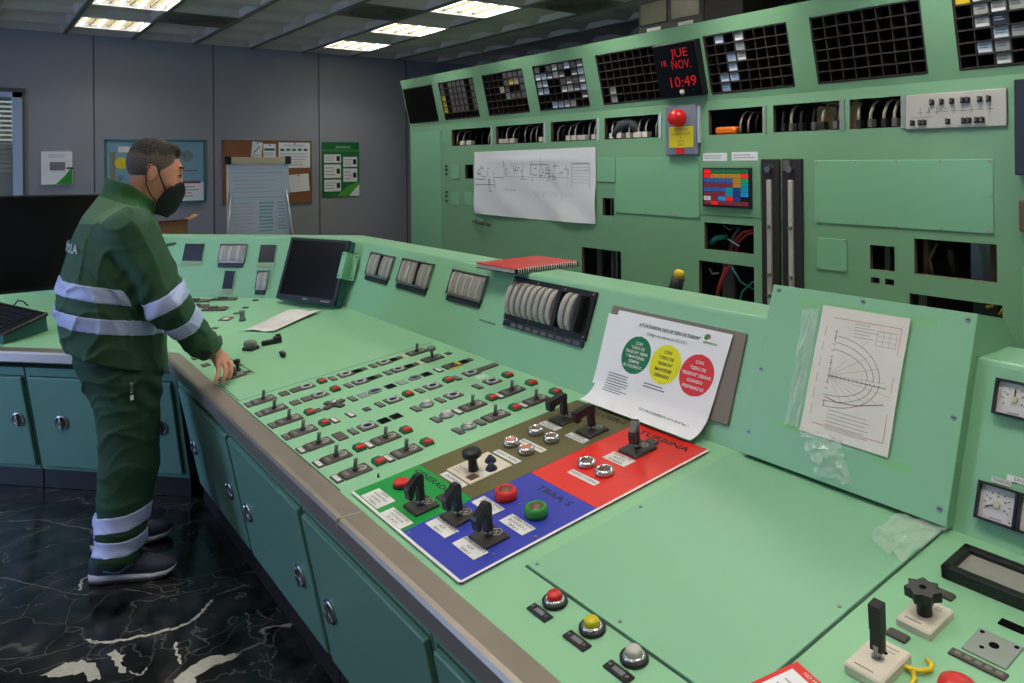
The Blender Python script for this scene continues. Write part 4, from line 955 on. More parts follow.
# ================================================================== INSTRUMENTS ON THE SLOPED FACES
def strip_meter(F, u0, u1, v0, v1, label, n, bulge=.022, dark=(), fm=METAL, bar=True, grp='strip meters set in the sloped face', bank=False):
    w, hv = (u1 - u0) / 2, (v1 - v0) / 2
    t = thing('strip_meter', label, 'meter', F @ T3(((u0 + u1) / 2, (v0 + v1) / 2, 0)), grp)
    b = MB(); e = .021 if bank else .007
    if bank:
        b.box(-w, w, -hv, hv, .001, .010, fm, bev=.002)
        for x in (-w + .012, -w * .33, w * .33, w - .012):
            for y in (-hv + .012, hv - .012): b.cyl(.004, .010, .012, CHROME, T3((x, y, 0)), n=10)
    else:
        for a in ((-w, w, -hv, -hv + e * 1.6), (-w, w, hv - e * .6, hv), (-w, -w + e * .5, -hv, hv), (w - e, w, -hv, hv)): b.box(a[0], a[1], a[2], a[3], .001, .016, fm)
        b.box(-w + .003, w - .003, -hv + .003, hv - .003, .001, .004, METERDARK)
    b.build('meter_frame', t)
    iw = w - e * 1.1; ih = hv - e * 1.0; pit = 2 * iw / n
    for k in range(n):
        x0 = -iw + k * pit; x1 = x0 + pit * (.70 if bank else .92)
        if k in dark: continue
        vs = []; fs = []; N = 12
        for q in range(N + 1):
            y = -ih + 2 * ih * q / N; z = (.010 if bank else .005) + bulge * math.sqrt(max(0, 1 - (y / (ih * 1.02)) ** 2))
            vs += [(x0, y, .004), (x0, y, z), (x1, y, z), (x1, y, .004)]
        for q in range(N):
            for r in range(3): a = q * 4 + r; fs.append((a, a + 1, a + 5, a + 4))
        g = MB(); g.add(vs, fs, METERBODY if (k % 2 == 0 or bank) else mat('meter_strip_dim', (156, 150, 144), .45, .2, var=.1, scale=60), None, False)
        if bank:
            for q in range(15):
                y = -ih * .88 + 2 * ih * .88 * q / 14; z = .0108 + bulge * math.sqrt(max(0, 1 - (y / (ih * 1.02)) ** 2))
                g.add([(x1 - pit * .22, y - .0018, z), (x1 - .001, y - .0018, z), (x1 - .001, y + .0018, z), (x1 - pit * .22, y + .0018, z)], [(0, 1, 2, 3)], METERDARK)
        g.build('scale_strip', t)
    for k in dark:
        x0 = -iw + k * pit; g = MB(); g.box(x0 + pit * .1, x0 + pit * .7, -ih, ih, .002, .012 + bulge * (.9 if bank else .6), BLACK, bev=.002); g.build('divider', t)
    if bar:
        s = MB(); s.box(-w + .005, w - .008, -hv - .026, -hv - .003, .001, .008, BEZEL, bev=.001)
        if bank:
            for k in range(9): s.box(-w + .06 + k * .048, -w + .092 + k * .048, -hv - .022, -hv - .008, .008, .0084, INTGREY)
        s.build('name_strip', t)
    return t
strip_meter(FACE, -3.872, -3.595, .200, .328, 'strip meter with a dark centre bar, just beside the corner monitor', 9, bulge=.010, dark=(4,))
strip_meter(FACE, -3.503, -3.190, .203, .331, 'strip meter with dark bar and white pointer, second from the corner monitor', 11, bulge=.010, dark=(6,))
strip_meter(FACE, -3.010, -2.724, .210, .328, 'plain strip meter with no dark bar, below the red folder end', 10, bulge=.010)
strip_meter(FACE, -2.539, -2.037, .174, .351, 'large black framed bank of curved ribbed strip meters', 12, bulge=.036, dark=(8, 11), fm=BLACK, bank=True, grp='strip meters set in the sloped face')
b = MB(); b.box(-2.71, -2.59, .137, .146, .0004, .0012, mat('worn_label', (104, 140, 112), .6, var=.4, scale=40), FACE); b.build('worn_label', con)
b = MB(); b.bar(-3.41, .235, -3.405, .30, .008, .0175, WHITE, FACE); o = b.build('pointer', bpy.data.objects['strip_meter.001']); o.matrix_parent_inverse = bpy.data.objects['strip_meter.001'].matrix_world.inverted()
strip_meter(LFACE, -.356, -.180, .208, .329, 'ribbed strip meter high on the wing face between two dark openings', 6, bulge=.014)
strip_meter(LFACE, -.083, -.009, .047, .166, 'small narrow strip meter low on the wing face beside the corner monitor', 3, bulge=.012)
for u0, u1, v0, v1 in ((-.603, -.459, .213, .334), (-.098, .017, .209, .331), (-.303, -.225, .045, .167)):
    b = MB(); b.box(u0, u1, v0, v1, .0005, .004, GREEN_P); b.box(u0 + .006, u1 - .006, v0 + .006, v1 - .006, .004, .0046, mat('opening_shade', (16, 20, 34), .25, var=0)); b.box(u0, u1, v0 - .018, v0 - .002, .0005, .005, mat('opening_lip', (160, 176, 140), .5, var=0)); b.build('empty_opening', con, None).matrix_basis = LFACE  # dark inset paints the shade and bluish reflection of an uncut opening

# square dial meters
def dial(u0, v0, label, ang, s=.0765):
    t = thing('dial_meter', label, 'meter', FACE @ T3((u0 + s / 2, v0 + s / 2, 0)), 'square dial meters at the right end')
    w = s / 2
    b = MB()
    for a in ((-w, w, -w, -w + .005), (-w, w, w - .005, w), (-w, -w + .005, -w, w), (w - .005, w, -w, w)): b.box(a[0], a[1], a[2], a[3], .001, .02, BLACK)
    b.build('frame', t)
    b = MB(); b.box(-w + .005, w - .005, -w + .005, w - .005, .001, .010, DIAL)
    for k in range(9):
        a = rad(210 - 30 * k); b.bar(.021 * math.cos(a), .021 * math.sin(a), .026 * math.cos(a), .026 * math.sin(a), .0016, .0104, INK)
    for k in range(4):
        a = rad(150 - 60 * k); b.box(.0165 * math.cos(a) - .002, .0165 * math.cos(a) + .002, .0165 * math.sin(a) - .002, .0165 * math.sin(a) + .002, .0102, .0106, INKG)
    b.box(-.012, .012, -.031, -.027, .0102, .0105, INKL); b.cyl(.002, .010, .0106, INKR, T3((.026, -.028, 0)), n=8)
    b.build('dial_face', t)
    b = MB(); a = rad(ang); b.bar(0, 0, .022 * math.cos(a), .022 * math.sin(a), .0026, .0135, INK); b.build('needle', t)
    b = MB(); b.cyl(.0062, .010, .016, CREAM, n=16); b.build('hub', t)
dial(-.734, .2605, 'upper square dial meter with needle pointing straight up', 88)
dial(-.7395, .0415, 'lower square dial meter with needle pointing down to one side', 205)
dial(-.6615, .0415, 'square dial meter adjoining the lower one, cut by the picture edge', 60)
for u0, u1, v0, v1, s_, lb in ((-.722, -.684, .1215, .1325, 'TENSION', 'small white name label just over the lower dial meter'), (-.694, -.640, .1335, .146, 'EXCIT.', 'second small white name label, higher and farther along than the other')):
    b = MB(); b.box(u0, u1, v0, v1, .0005, .0015, WHITE, FACE); b.text(s_, .009, INK, FACE, (u0 + u1) / 2, (v0 + v1) / 2, .0018, width=(u1 - u0) * .85)
    tag(b.build('paper_label'), lb, 'label', 'name labels over the dial meters')

# raised slanted box with the capability chart
nb = .03
def fp(u, v, n): return FACE @ Vector((u, v, n))
bx = thing('slanted_box', 'raised green slanted cover box standing on the console face behind the blank cover plate', 'cover box', T3((0, 0, 0)))
u0, u1 = -1.316, -.782
side = lambda u: [fp(u, .004, .0012), fp(u, .004, nb), fp(u, .466, nb), Vector((1.985, -u, 1.272)), Vector((2.055, -u, lz + .0015)), Vector((.84 + lx + .012, -u, lz + .0015)), fp(u, .376, .006), fp(u, .35, .0015)]
A_, B_ = side(u0), side(u1); n = len(A_)
b = MB(); b.add(A_ + B_, [tuple(range(n)), tuple(range(2 * n - 1, n - 1, -1))] + [(k, n + k, n + (k + 1) % n, (k + 1) % n) for k in range(n)], GREEN_P)
b.build('box_shell', bx)
b = MB(); b.box(u0, u1, .003, .4665, nb, nb + .003, GREEN_P, FACE, bev=.0012); fpn = b.build('front_plate', bx)
for u, v in ((-1.295, .452), (-1.05, .455), (-.80, .450), (-1.30, .23), (-.80, .23), (-.80, .035), (-1.30, .06)):
    s = MB(); s.cyl(.006, nb + .003, nb + .005, METAL, FACE @ T3((u, v, 0)), n=10); s.box(-.004, .004, -.001, .001, nb + .005, nb + .0054, BLACKM, FACE @ T3((u, v, 0))); s.build('screw', fpn)
b = MB(); b.box(-1.23, -.865, .420, .440, nb + .0032, nb + .0036, TAPE, FACE); b.build('green_tape', bx); b = MB(); b.box(-1.235, -1.15, .098, .114, nb + .0032, nb + .0036, TAPE, FACE); b.build('green_tape', bx); b = MB(); b.box(-.96, -.872, .084, .104, nb + .0032, nb + .0036, TAPE, FACE); b.build('green_tape', bx)
# chart sheet
t = thing('capability_chart', 'aged paper chart with curved graph lines taped to the slanted green box', 'chart', FACE @ T3((-1.0385, .268, nb + .004)))
W_, H_ = .115, .163
vs = []; fs = []; n1, n2 = 10, 14
for j in range(n2 + 1):
    for i in range(n1 + 1):
        x = -W_ + 2 * W_ * i / n1; y = -H_ + 2 * H_ * j / n2; z = .0008 + .006 * max(0, (x / W_)) ** 4 * (1 - abs(y) / H_ * .5) + .0015 * math.sin(5 * y / H_)** 2
        vs.append((x, y, z))
for j in range(n2):
    for i in range(n1): a = j * (n1 + 1) + i; fs.append((a, a + 1, a + n1 + 2, a + n1 + 1))
def zc(x, y): return .0016 + .006 * max(0, (x / W_)) ** 4 * (1 - abs(y) / H_ * .5) + .0015 * math.sin(5 * y / H_) ** 2
b = MB(); b.add(vs, fs, PAPER_O, None, True)
def cl(pts, w, m):
    for (xa, ya), (xb, yb) in zip(pts, pts[1:]):
        d = math.hypot(xb - xa, yb - ya) or 1e-6; nx, ny = -(yb - ya) / d * w / 2, (xb - xa) / d * w / 2
        b.add([(xa - nx, ya - ny, zc(xa, ya)), (xb - nx, yb - ny, zc(xb, yb)), (xb + nx, yb + ny, zc(xb, yb)), (xa + nx, ya + ny, zc(xa, ya))], [(0, 1, 2, 3)], m)
def arc(cx, cy, rx, ry, a0, a1, w=.0011, m=INKG, N=18): cl([(cx + rx * math.cos(rad(a0 + (a1 - a0) * k / N)), cy + ry * math.sin(rad(a0 + (a1 - a0) * k / N))) for k in range(N + 1)], w, m)
cl([(-.08, .135), (.098, .135), (.098, -.135), (-.085, -.135)], .0012, mat('ink_pink', (206, 130, 128), .7, var=0))
cl([(-.065, .105), (-.065, -.09)], .0016, INKG); cl([(-.065, -.012), (.085, -.012)], .0016, INKG)
for rx, ry in ((.10, .06), (.115, .078), (.13, .095)): arc(-.065, -.005, rx, ry, 70 if rx > .11 else 0, 90, .0011); arc(-.065, -.005, rx, ry, 0, 70); arc(-.065, -.012, rx, ry * .8, -90, 0)
for k in range(5): cl([(-.065, -.012), (.02 + .02 * k, .09 - .03 * k)], .0007, INKL)
for k in range(4): cl([(-.065, -.012), (-.02 + .03 * k, -.07 + .006 * k)], .0007, INKL)
cl([(-.065, -.065), (-.03, -.072), (.02, -.068), (.085, -.05)], .0016, INKR)
for k in range(12): cl([(-.07, .10 - .016 * k), (-.060, .10 - .016 * k)], .001, INKG); cl([(-.055 + .011 * k, -.016), (-.055 + .011 * k, -.008)], .001, INKG)
for k in range(5): cl([(-.02, .128 - .008 * k), (.02 + .012 * (k % 3), .128 - .008 * k)], .0012, INKL)
for k in range(4): cl([(.04, .12 - .012 * k), (.09, .12 - .012 * k)], .0008, INKR if k == 0 else INKL); cl([(.04 + .0166 * k, .12), (.04 + .0166 * k, .084)], .0008, INKL)
for k in range(6): cl([(-.05, -.095 - .009 * k), (.05 + .01 * (k % 2), -.095 - .009 * k)], .0014, INKL)
for k in range(6): cl([(-.095, .11 - .04 * k), (-.095, .085 - .04 * k)], .0014, INKL)
b.build('sheet', t)
# crumpled clear film hanging from the chart and lying at the deck
def crumple(poly, F, name, n=9, amp=.012, base=.006, seed=1):
    """poly: bottom-left, bottom-right, top-right, top-left"""
    r = random.Random(seed); b = MB(); vs = []; fs = []
    for j in range(n + 1):
        for i in range(n + 1):
            s_, t_ = i / n, j / n
            p = [poly[0][k] * (1 - s_) * (1 - t_) + poly[1][k] * s_ * (1 - t_) + poly[2][k] * s_ * t_ + poly[3][k] * (1 - s_) * t_ for k in (0, 1)]
            e = .006 if 0 < i < n else .003
            vs.append((p[0] + r.uniform(-e, e), p[1] + r.uniform(-e, e), base + r.uniform(0, amp)))
    for j in range(n):
        for i in range(n): a = j * (n + 1) + i; fs += [(a, a + 1, a + n + 2), (a, a + n + 2, a + n + 1)]
    b.add(vs, fs, FILM, F); return b
t = thing('plastic_sleeve', 'crumpled clear plastic film hanging below the paper chart', 'plastic film', T3((0, 0, 0)))
crumple([(-1.075, .012), (-.985, .02), (-1.03, .112), (-1.15, .112)], FACE, '', 10, .02, nb + .014, 3).build('film', t)
crumple([(-1.195, .11), (-1.160, .11), (-1.162, .42), (-1.205, .41)], FACE, '', 8, .01, nb + .005, 4).build('film', t)
t = thing('plastic_sleeve', 'clear plastic scrap lying on the deck against the dial meter face', 'plastic film', T3((0, 0, 0)))
crumple([(-.88, .72), (-.79, .70), (-.78, .865), (-.885, .87)], CON, '', 8, .016, .007, 5).build('film', t)

# clipboard with the notice that slides down onto the deck
t = thing('clipboard', 'grey brown clipboard leaning on the sloped face behind the white notice', 'clipboard', FACE)
b = MB(); b.box(-1.945, -1.388, .055, .318, .001, .008, mat('clip_board', (126, 116, 106), .6, var=.1), bev=.002); b.build('board', t)
def along(s):
    pr = [(0, .318, .0105), (.20, .118, .0105), (.262, .056, .013), (.295, .028, .022), (.318, .010, .033), (.336, -.004, .047), (.352, -.0125, .0615)]
    for (a, va, na), (c, vc, nc) in zip(pr, pr[1:]):
        if s <= c: k = (s - a) / (c - a); return va + (vc - va) * k, na + (nc - na) * k
    return pr[-1][1:]
def curved(bm_, u0, u1, sk, lift):
    o = MB(); o.mats = bm_.mats; o.f = bm_.f; o.m = bm_.m; o.sm = bm_.sm
    for (x, y, z) in bm_.v:
        v, n = along(max(0, -y)); o.v.append((x + sk * (-y), v, n + z + lift))
    return o
def sheet(u0, u1, s0, s1):
    g = MB(); ns = 26; vs = []; fs = []
    for j in range(ns + 1):
        for i in range(2): vs.append((u0 if i == 0 else u1, -(s0 + (s1 - s0) * j / ns), 0))
    for j in range(ns): fs.append((j * 2, j * 2 + 2, j * 2 + 3, j * 2 + 1))
    g.add(vs, fs, PAPER, None, True); return g
t = thing('notice_sheet', 'second white sheet peeping out behind the large notice, on its far side', 'notice', FACE)
curved(sheet(-1.952, -1.60, .03, .27), 0, 0, .03, .0005).build('sheet', t)
t = thing('notice_sheet', 'large white notice with green, yellow and red circles leaning on the clipboard', 'notice', FACE)
g = sheet(-1.903, -1.428, .012, .352)
o = curved(g, 0, 0, -.085, .003).build('sheet', t)
def disc(u, s, r, m, lines, ink):
    g = MB(); N = 36; rows = 28
    for k in range(rows):
        y0 = -1 + 2 * k / rows; y1 = -1 + 2 * (k + 1) / rows
        w0, w1 = math.sqrt(max(0, 1 - y0 * y0)), math.sqrt(max(0, 1 - y1 * y1))
        w0, w1 = max(w0, .02), max(w1, .02)
        g.add([(u - r * w0, -s + r * y0, 0), (u + r * w0, -s + r * y0, 0), (u + r * w1, -s + r * y1, 0), (u - r * w1, -s + r * y1, 0)], [(0, 1, 2, 3)], m)
    g2 = MB()
    for k, s_ in enumerate(lines):
        yy = .60 - k * 1.2 / (len(lines) - 1)
        g2.text(s_, .0135, ink, None, u, -s + r * yy, 0, width=2 * r * math.sqrt(1 - yy * yy) * .88, bold=True)
    curved(g, 0, 0, -.085, .0036).build('circle', t); curved(g2, 0, 0, -.085, .0042).build('lettering', t)
disc(-1.768, .143, .062, mat('notice_green', (14, 122, 76), .6, var=0), ['CON', '"CERO DE', 'TENSION" ABRIR', 'Y MANTENER', 'SIEMPRE', 'BLOQUEADO'], WHITE)
disc(-1.640, .147, .062, mat('notice_yellow', (230, 226, 22), .6, var=0), ['CON', '"CERO DE', 'TENSION"', 'MANTENER', 'CERRADO'], INK)
disc(-1.513, .152, .063, mat('notice_red', (222, 50, 54), .6, var=0), ['CON', '"CERO DE', 'TENSION" CERRAR', 'CUANDO', 'PREPARADOS'], WHITE)
def put(g, nm): curved(g, 0, 0, -.085, .0040).build(nm, t)
g = MB(); g.text('ACTUACIONES EN CASO DE "CERO DE TENSION"', .015, INK, None, -1.665, -.045, 0, width=.255, bold=True); g.text('Código de colores en CC.CC.1', .0135, INK, None, -1.665, -.068, 0, width=.165); put(g, 'heading')
g = MB(); g.lines(-1.86, -1.752, -.285, -.215, 8, INKG, 0, None, .34, .4); put(g, 'text_block'); g = MB(); g.lines(-1.70, -1.61, -.232, -.214, 2, INKG, 0, None, .4, .3); put(g, 'text_block')
g = MB(); g.text('CCC PROCEDIMIENTO OP A-20-07 Rev. 1', .0125, INK, None, -1.575, -.305, 0, width=.2); put(g, 'footer_line')
g = MB(); g.text('IBERDROLA', .010, mat('logo_green', (60, 140, 60), .6, var=0), None, -1.497, -.052, 0, width=.058, bold=True)
for (x, y, r, c) in ((-1.516, -.036, .0085, (60, 150, 70)), (-1.507, -.033, .0075, (236, 140, 40)), (-1.512, -.031, .006, (40, 110, 170))):
    g.add([(x + r * math.cos(a * PI / 6), y + r * math.sin(a * PI / 6), 0) for a in range(12)], [tuple(range(12))], mat('logo_%d' % c[0], c, .6, var=0))
put(g, 'logo')

# red folder on the ledge
t = thing('ring_folder', 'flat red spiral bound folder lying on the console ledge above the meters', 'folder', Matrix.Translation((1.765, 2.725, lz + .001)) @ Matrix.Rotation(rad(-86), 4, 'Z') )
b = MB(); b.box(.002, .256, .004, .352, .0035, .018, PAGES); b.build('pages', t)
b = MB(); b.box(.2565, .264, .002, .353, .0032, .0183, BLACK); b.build('spine', t)
b = MB(); b.box(0, .265, 0, .355, 0, .003, BLACK); b.build('back_cover', t)
b = MB(); b.box(0, .265, 0, .355, .0185, .0225, REDBOOK, bev=.0012); b.build('cover', t)
b = MB()
for k in range(26): b.tube([(.263 + .006 * math.cos(a), .015 + .0128 * k, .011 + .011 * math.sin(a)) for a in (-1.5, -.7, 0, .7, 1.5)], .0024, WHITE, n=5)
b.build('spiral_wire', t)

# ================================================================== MONITORS
bd = Vector((.383, -.924, 0)).normalized(); bk = Vector((.924, .383, 0)).normalized()
vv = bk * math.sin(rad(19.5)) + Vector((0, 0, 1)) * math.cos(rad(19.5))
MON = frame((1.566, 4.202, .872), bd, vv)
t = thing('monitor', 'black flat monitor leaning in the bend of the console', 'monitor', MON)
b = MB(); b.box(-.236, .236, -.008, .362, -.052, -.012, TEAL, bev=.004); b.build('shell', t)
b = MB(); 
for a in ((-.236, .236, -.004, .024), (-.236, .236, .346, .362), (-.236, -.214, -.004, .362), (.214, .236, -.004, .362)): b.box(a[0], a[1], a[2], a[3], -.012, .002, BEZEL, bev=.002)
for x in (.13, .148, .166, .184): b.box(x - .006, x + .006, .006, .013, .002, .003, METERBODY)
b.box(-.02, .02, .006, .016, .002, .003, METAL); b.build('bezel', t)
b = MB(); b.box(-.214, .214, .024, .346, -.012, -.004, SCREEN); b.build('screen', t)
b = MB(); b.box(.208, .245, .145, .295, .003, .007, GREEN_P, bev=.001); b.box(.240, .245, .145, .295, -.05, .006, GREEN_P); b.box(.240, .285, .145, .295, -.05, -.045, GREEN_P)
for x, y in ((.222, .16), (.222, .28), (.272, .16), (.272, .28)): b.cyl(.004, .007 if x < .24 else -.045, .009 if x < .24 else -.043, BLACKM, T3((x, y, 0)), n=8)
b.build('fixing_bracket', t)

t = thing('television', 'large black flat television standing on the angled wing behind the man', 'television', T3((.14, 5.17, .928)))
b = MB(); b.box(-.49, .56, 0, .04, 0, .555, BLACK, bev=.006); b.build('shell', t)
b = MB(); b.box(-.478, .548, -.004, -.001, .018, .543, SCREEN); b.build('screen', t)
b = MB(); b.box(-.33, -.23, .005, .035, -.142, .0, BEZEL); b.build('stand_column', t)
b = MB(); b.box(-.36, -.20, .005, .06, -.150, -.1425, BEZEL, bev=.003); b.build('stand_foot', t)
KB = LCON @ T3((-1.20, .225, .001)) @ Matrix.Rotation(rad(-20), 4, 'Z')
t = thing('keyboard_stand', 'teal wedge shaped desk stand under the black keyboard on the angled wing', 'stand', KB)
b = MB(); pr = [(-.11, .002), (-.11, .045), (.11, .085), (.11, .002)]
b.add([(-.26, y, z) for y, z in pr] + [(.26, y, z) for y, z in pr], [(0, 1, 2, 3), (7, 6, 5, 4), (0, 4, 5, 1), (1, 5, 6, 2), (2, 6, 7, 3), (3, 7, 4, 0)], TEAL); b.build('wedge', t)
t = thing('keyboard', 'black computer keyboard resting on the teal wedge stand', 'keyboard', KB @ T3((0, 0, .067)) @ Matrix.Rotation(math.atan2(.04, .22), 4, 'X'))
b = MB(); b.box(-.27, .28, -.115, .115, .001, .018, BLACK, bev=.004); b.build('case', t)
b = MB()
for r in range(5):
    for k in range(14): b.box(-.25 + k * .034, -.222 + k * .034, -.09 + r * .034, -.062 + r * .034, .018, .025, BEZEL)
b.build('keys', t)
b = MB(); b.tube([(-.05, .115, .012), (-.04, .14, .035), (.0, .145, .03), (.04, .14, .012)], .004, BLACK, n=7); b.build('cable', t)

# ================================================================== LOOSE THINGS ON THE WORKTOP
t = thing('paper_plan', 'creased aged paper sheet lying on the worktop below the corner monitor', 'paper', T3((0, 0, 0)))
pc = [(-4.034, .34), (-3.844, .438), (-4.01, .743), (-4.228, .643)]
b = MB(); vs = []; fs = []; n = 10
for j in range(n + 1):
    for i in range(n + 1):
        s_, q_ = i / n, j / n
        p = [pc[0][k] * (1 - s_) * (1 - q_) + pc[1][k] * s_ * (1 - q_) + pc[2][k] * s_ * q_ + pc[3][k] * (1 - s_) * q_ for k in (0, 1)]
        vs.append((p[0], p[1], .004 + .008 * abs(math.sin(s_ * PI * 1.5)) + .005 * q_))
for j in range(n):
    for i in range(n): a = j * (n + 1) + i; fs.append((a, a + 1, a + n + 2, a + n + 1))
b.add(vs, fs, PAPER_O, CON, True)
def L2(s_, q_): return [pc[0][k] * (1 - s_) * (1 - q_) + pc[1][k] * s_ * (1 - q_) + pc[2][k] * s_ * q_ + pc[3][k] * (1 - s_) * q_ for k in (0, 1)]
for k in range(7):
    a, c = L2(.12 + .12 * k, .08), L2(.12 + .12 * k, .5 + .05 * (k % 3)); b.bar(a[0], a[1], c[0], c[1], .004, .0145, INKL, CON)
b.build('sheet', t)
t = thing('plug_connector', 'rounded grey plug connector with dark base on the worktop near the hand', 'connector', at(CON, -3.66, .262, .001, rad(25)))
b = MB(); b.box(-.034, .034, -.026, .026, 0, .014, BLACK, bev=.004); b.build('base', t)
b = MB(); b.lathe([(.026, .014), (.029, .022), (.028, .034), (.02, .042), (0, .044)], mat('plug_grey', (120, 122, 116), .5, var=.1), None, n=18, sx=1.25, sy=.95); b.build('cover', t)
t = thing('loose_grip', 'loose black switch handle lying on the worktop below the paper sheet', 'switch handle', at(CON, -3.655, .365, .001, rad(70)))
b = MB(); b.box(-.05, .02, -.011, .011, .0, .022, HANDLE, bev=.003); b.box(.005, .045, -.013, .013, .004, .034, HANDLE, bev=.004); b.build('grip', t)
b = MB(); b.cyl(.012, .034, .042, HANDLE, T3((.03, 0, 0)), n=12); b.build('collar', t)
t = thing('loose_knob', 'small loose black knob lying on its side near the far switch row', 'fitting', at(CON, -3.397, .327, .014) @ Matrix.Rotation(PI / 2, 4, 'Y'))  # a knob piece that has come loose
b = MB(); b.lathe([(.008, -.03), (.008, -.008), (.0125, -.006), (.0125, .012), (.008, .014), (.006, .022), (0, .022)], HANDLE, n=12); b.build('knob_body', t)
t = thing('hand_tool', 'black tool handle with yellow end poking up behind the console ledge', 'tool', T3((2.3, 2.10, 0)))
b = MB(); b.tube([(.0, .06, .02), (.0, .01, 1.08), (.0, -.005, 1.15)], .02, BEZEL, n=10); b.tube([(.0, -.0, 1.09), (.0, -.03, 1.19)], [.026, .026], BLACK, n=10); b.build('shaft', t)
b = MB(); b.tube([(.0, -.03, 1.19), (.0, -.037, 1.213)], [.024, .018], YEL, n=10); b.build('yellow_cap', t)

# ================================================================== ON THE FAR WALL
def on_wall(name, label, cat, x0, x1, z0, z1, group=None): return thing(name, label, cat, WALL @ T3(((x0 + x1) / 2, (z0 + z1) / 2, .0015)), group), (x1 - x0) / 2, (z1 - z0) / 2
t, w, hh = on_wall('leaflet_holder', 'clear wall holder with a white leaflet, between window and framed poster', 'leaflet holder', .575, .875, 1.465, 1.81)
b = MB(); b.box(-w, w, -hh, hh, 0, .004, GLASS); b.box(-w, w, -hh, -hh + .004, 0, .05, GLASS); b.box(-w, -w + .004, -hh, hh, 0, .05, GLASS); b.box(w - .004, w, -hh, hh, 0, .05, GLASS); b.build('frame', t)
b = MB(); b.box(-w + .03, w - .01, -hh + .006, hh - .02, .006, .03, PAPER); b.box(-.05, .08, -.03, .05, .0302, .0306, INKG); b.prism([(.0, -hh + .008), (w - .012, -hh + .008), (w - .012, .0), (.07, -.09)], .0302, .0307, mat('leaflet_green', (40, 150, 54), .5, var=.05)); b.box(.09, .15, -.02, .0, .031, .0312, PGREEN); b.lines(-.06, .09, .09, .13, 2, INKL, .0304, None, .3); b.build('leaflet', t)
t, w, hh = on_wall('framed_poster', 'teal framed sky blue poster behind the head of the man', 'poster', 1.147, 2.115, 1.248, 1.917)
b = MB(); f = .022
for a in ((-w, w, -hh, -hh + f), (-w, w, hh - f, hh), (-w, -w + f, -hh, hh), (w - f, w, -hh, hh)): b.box(a[0], a[1], a[2], a[3], 0, .022, GFRAME, bev=.003)
b.build('frame', t)
b = MB(); b.box(-w + f, w - f, -hh + f, hh - f, 0, .008, PBLUE)
b.box(-w + f + .03, -w + .1, -.1, .2, .0082, .0086, mat('poster_band', (140, 130, 110), .6, var=.1)); b.box(-.36, -.2, .2, .26, .0082, .0086, PAPER_O); b.cyl(.06, .008, .009, YSIGN, T3((-.33, .09, 0)), n=20); b.cyl(.045, .008, .009, PGREEN, T3((-.2, .13, 0)), n=14)
b.box(.06, w - f, -hh + f, -.12, .0082, .0088, PAPER); b.box(.05, w - f - .03, -.13, -.105, .0085, .009, mat('poster_red', (140, 70, 60), .6, var=0)); b.box(.03, w - f - .06, .0, .014, .0085, .009, INKG); b.lines(.1, .42, -.28, -.15, 4, mat('ink_pinkish', (190, 150, 150), .7, var=0), .009, None, .3)
for x, y, r in ((.2, .2, .05), (.3, .16, .06), (-.34, -.06, .03), (-.25, -.14, .04), (-.38, -.18, .035)): b.cyl(r, .008, .0088, mat('poster_grey', (120, 132, 140), .6, var=.3, scale=20), T3((x, y, 0)), n=14)
b.build('print', t)
t, w, hh = on_wall('cork_board', 'brown cork notice board on the far wall behind the flip chart', 'notice board', 2.29, 3.298, 1.2, 1.918)
b = MB(); b.box(-w + .012, w - .012, -hh + .012, hh - .012, 0, .012, CORK); b.build('cork_sheet', t)
b = MB()
for a in ((-w, w, -hh, -hh + .014), (-w, w, hh - .014, hh), (-w, -w + .014, -hh, hh), (w - .014, w, -hh, hh)): b.box(a[0], a[1], a[2], a[3], 0, .018, WOOD)
b.build('frame', t)
def pinned(x0, x1, z0, z1, label, rot, fn):
    t = thing('pinned_sheet', label, 'paper', WALL @ T3(((x0 + x1) / 2, (z0 + z1) / 2, .0190)) @ Matrix.Rotation(rot, 4, 'Z'), 'papers pinned on the cork board')
    w, hh = (x1 - x0) / 2, (z1 - z0) / 2
    b = MB(); b.box(-w, w, -hh, hh, 0, .0015, PAPER); fn(b, w, hh); b.build('sheet', t)
    p = MB(); p.cyl(.008, .0015, .010, BEZEL, T3((0, hh - .015, 0)), n=10); p.build('pin', t)
def f1(b, w, hh): b.bar(-.03, -.04, .03, .04, .012, .002, INKG); b.lines(-w + .01, w - .01, -hh + .01, -.05, 2, INKL, .002)
def f2(b, w, hh): b.box(-w + .01, w - .01, .0, .025, .0016, .002, PGREEN); b.lines(-w + .01, w - .01, -hh + .02, -.02, 3, INKL, .002)
def f3(b, w, hh):
    b.text('NORMATIVA GENERAL', .03, INKG, y=hh - .035, z=.002, width=.24)
    for k in range(5): b.box(-w + .02 + k * .068, -w + .065 + k * .068, .05, .075, .0016, .002, PGREEN)
    b.lines(-w + .02, w - .02, -hh + .02, .03, 5, INKL, .002, None, .25)
pinned(2.606, 2.722, 1.73, 1.90, 'small white sheet with a dark diagonal drawing pinned to the cork board', rad(-6), f1)
pinned(2.737, 2.876, 1.727, 1.878, 'small white sheet with a green stripe pinned beside the diagonal drawing', 0, f2)
pinned(2.909, 3.278, 1.604, 1.895, 'wide white sheet with a row of green marks pinned on the cork board', 0, f3)
pinned(3.026, 3.264, 1.33, 1.53, 'blank white sheet pinned low on the cork board, tilted a little', rad(4), lambda b, w, hh: None)
t, w, hh = on_wall('safety_poster', 'narrow green poster with white text boxes on the far wall', 'poster', 3.427, 3.90, 1.253, 1.905)
b = MB(); b.box(-w, w, -hh, hh, 0, .006, PGREEN)
b.text('SEGURIDAD', .035, WHITE, x=.03, y=hh - .06, z=.0066, width=.2); b.box(-w, w, hh - .115, hh - .085, .0062, .0066, mat('poster_mid_green', (60, 140, 70), .5, var=.1))
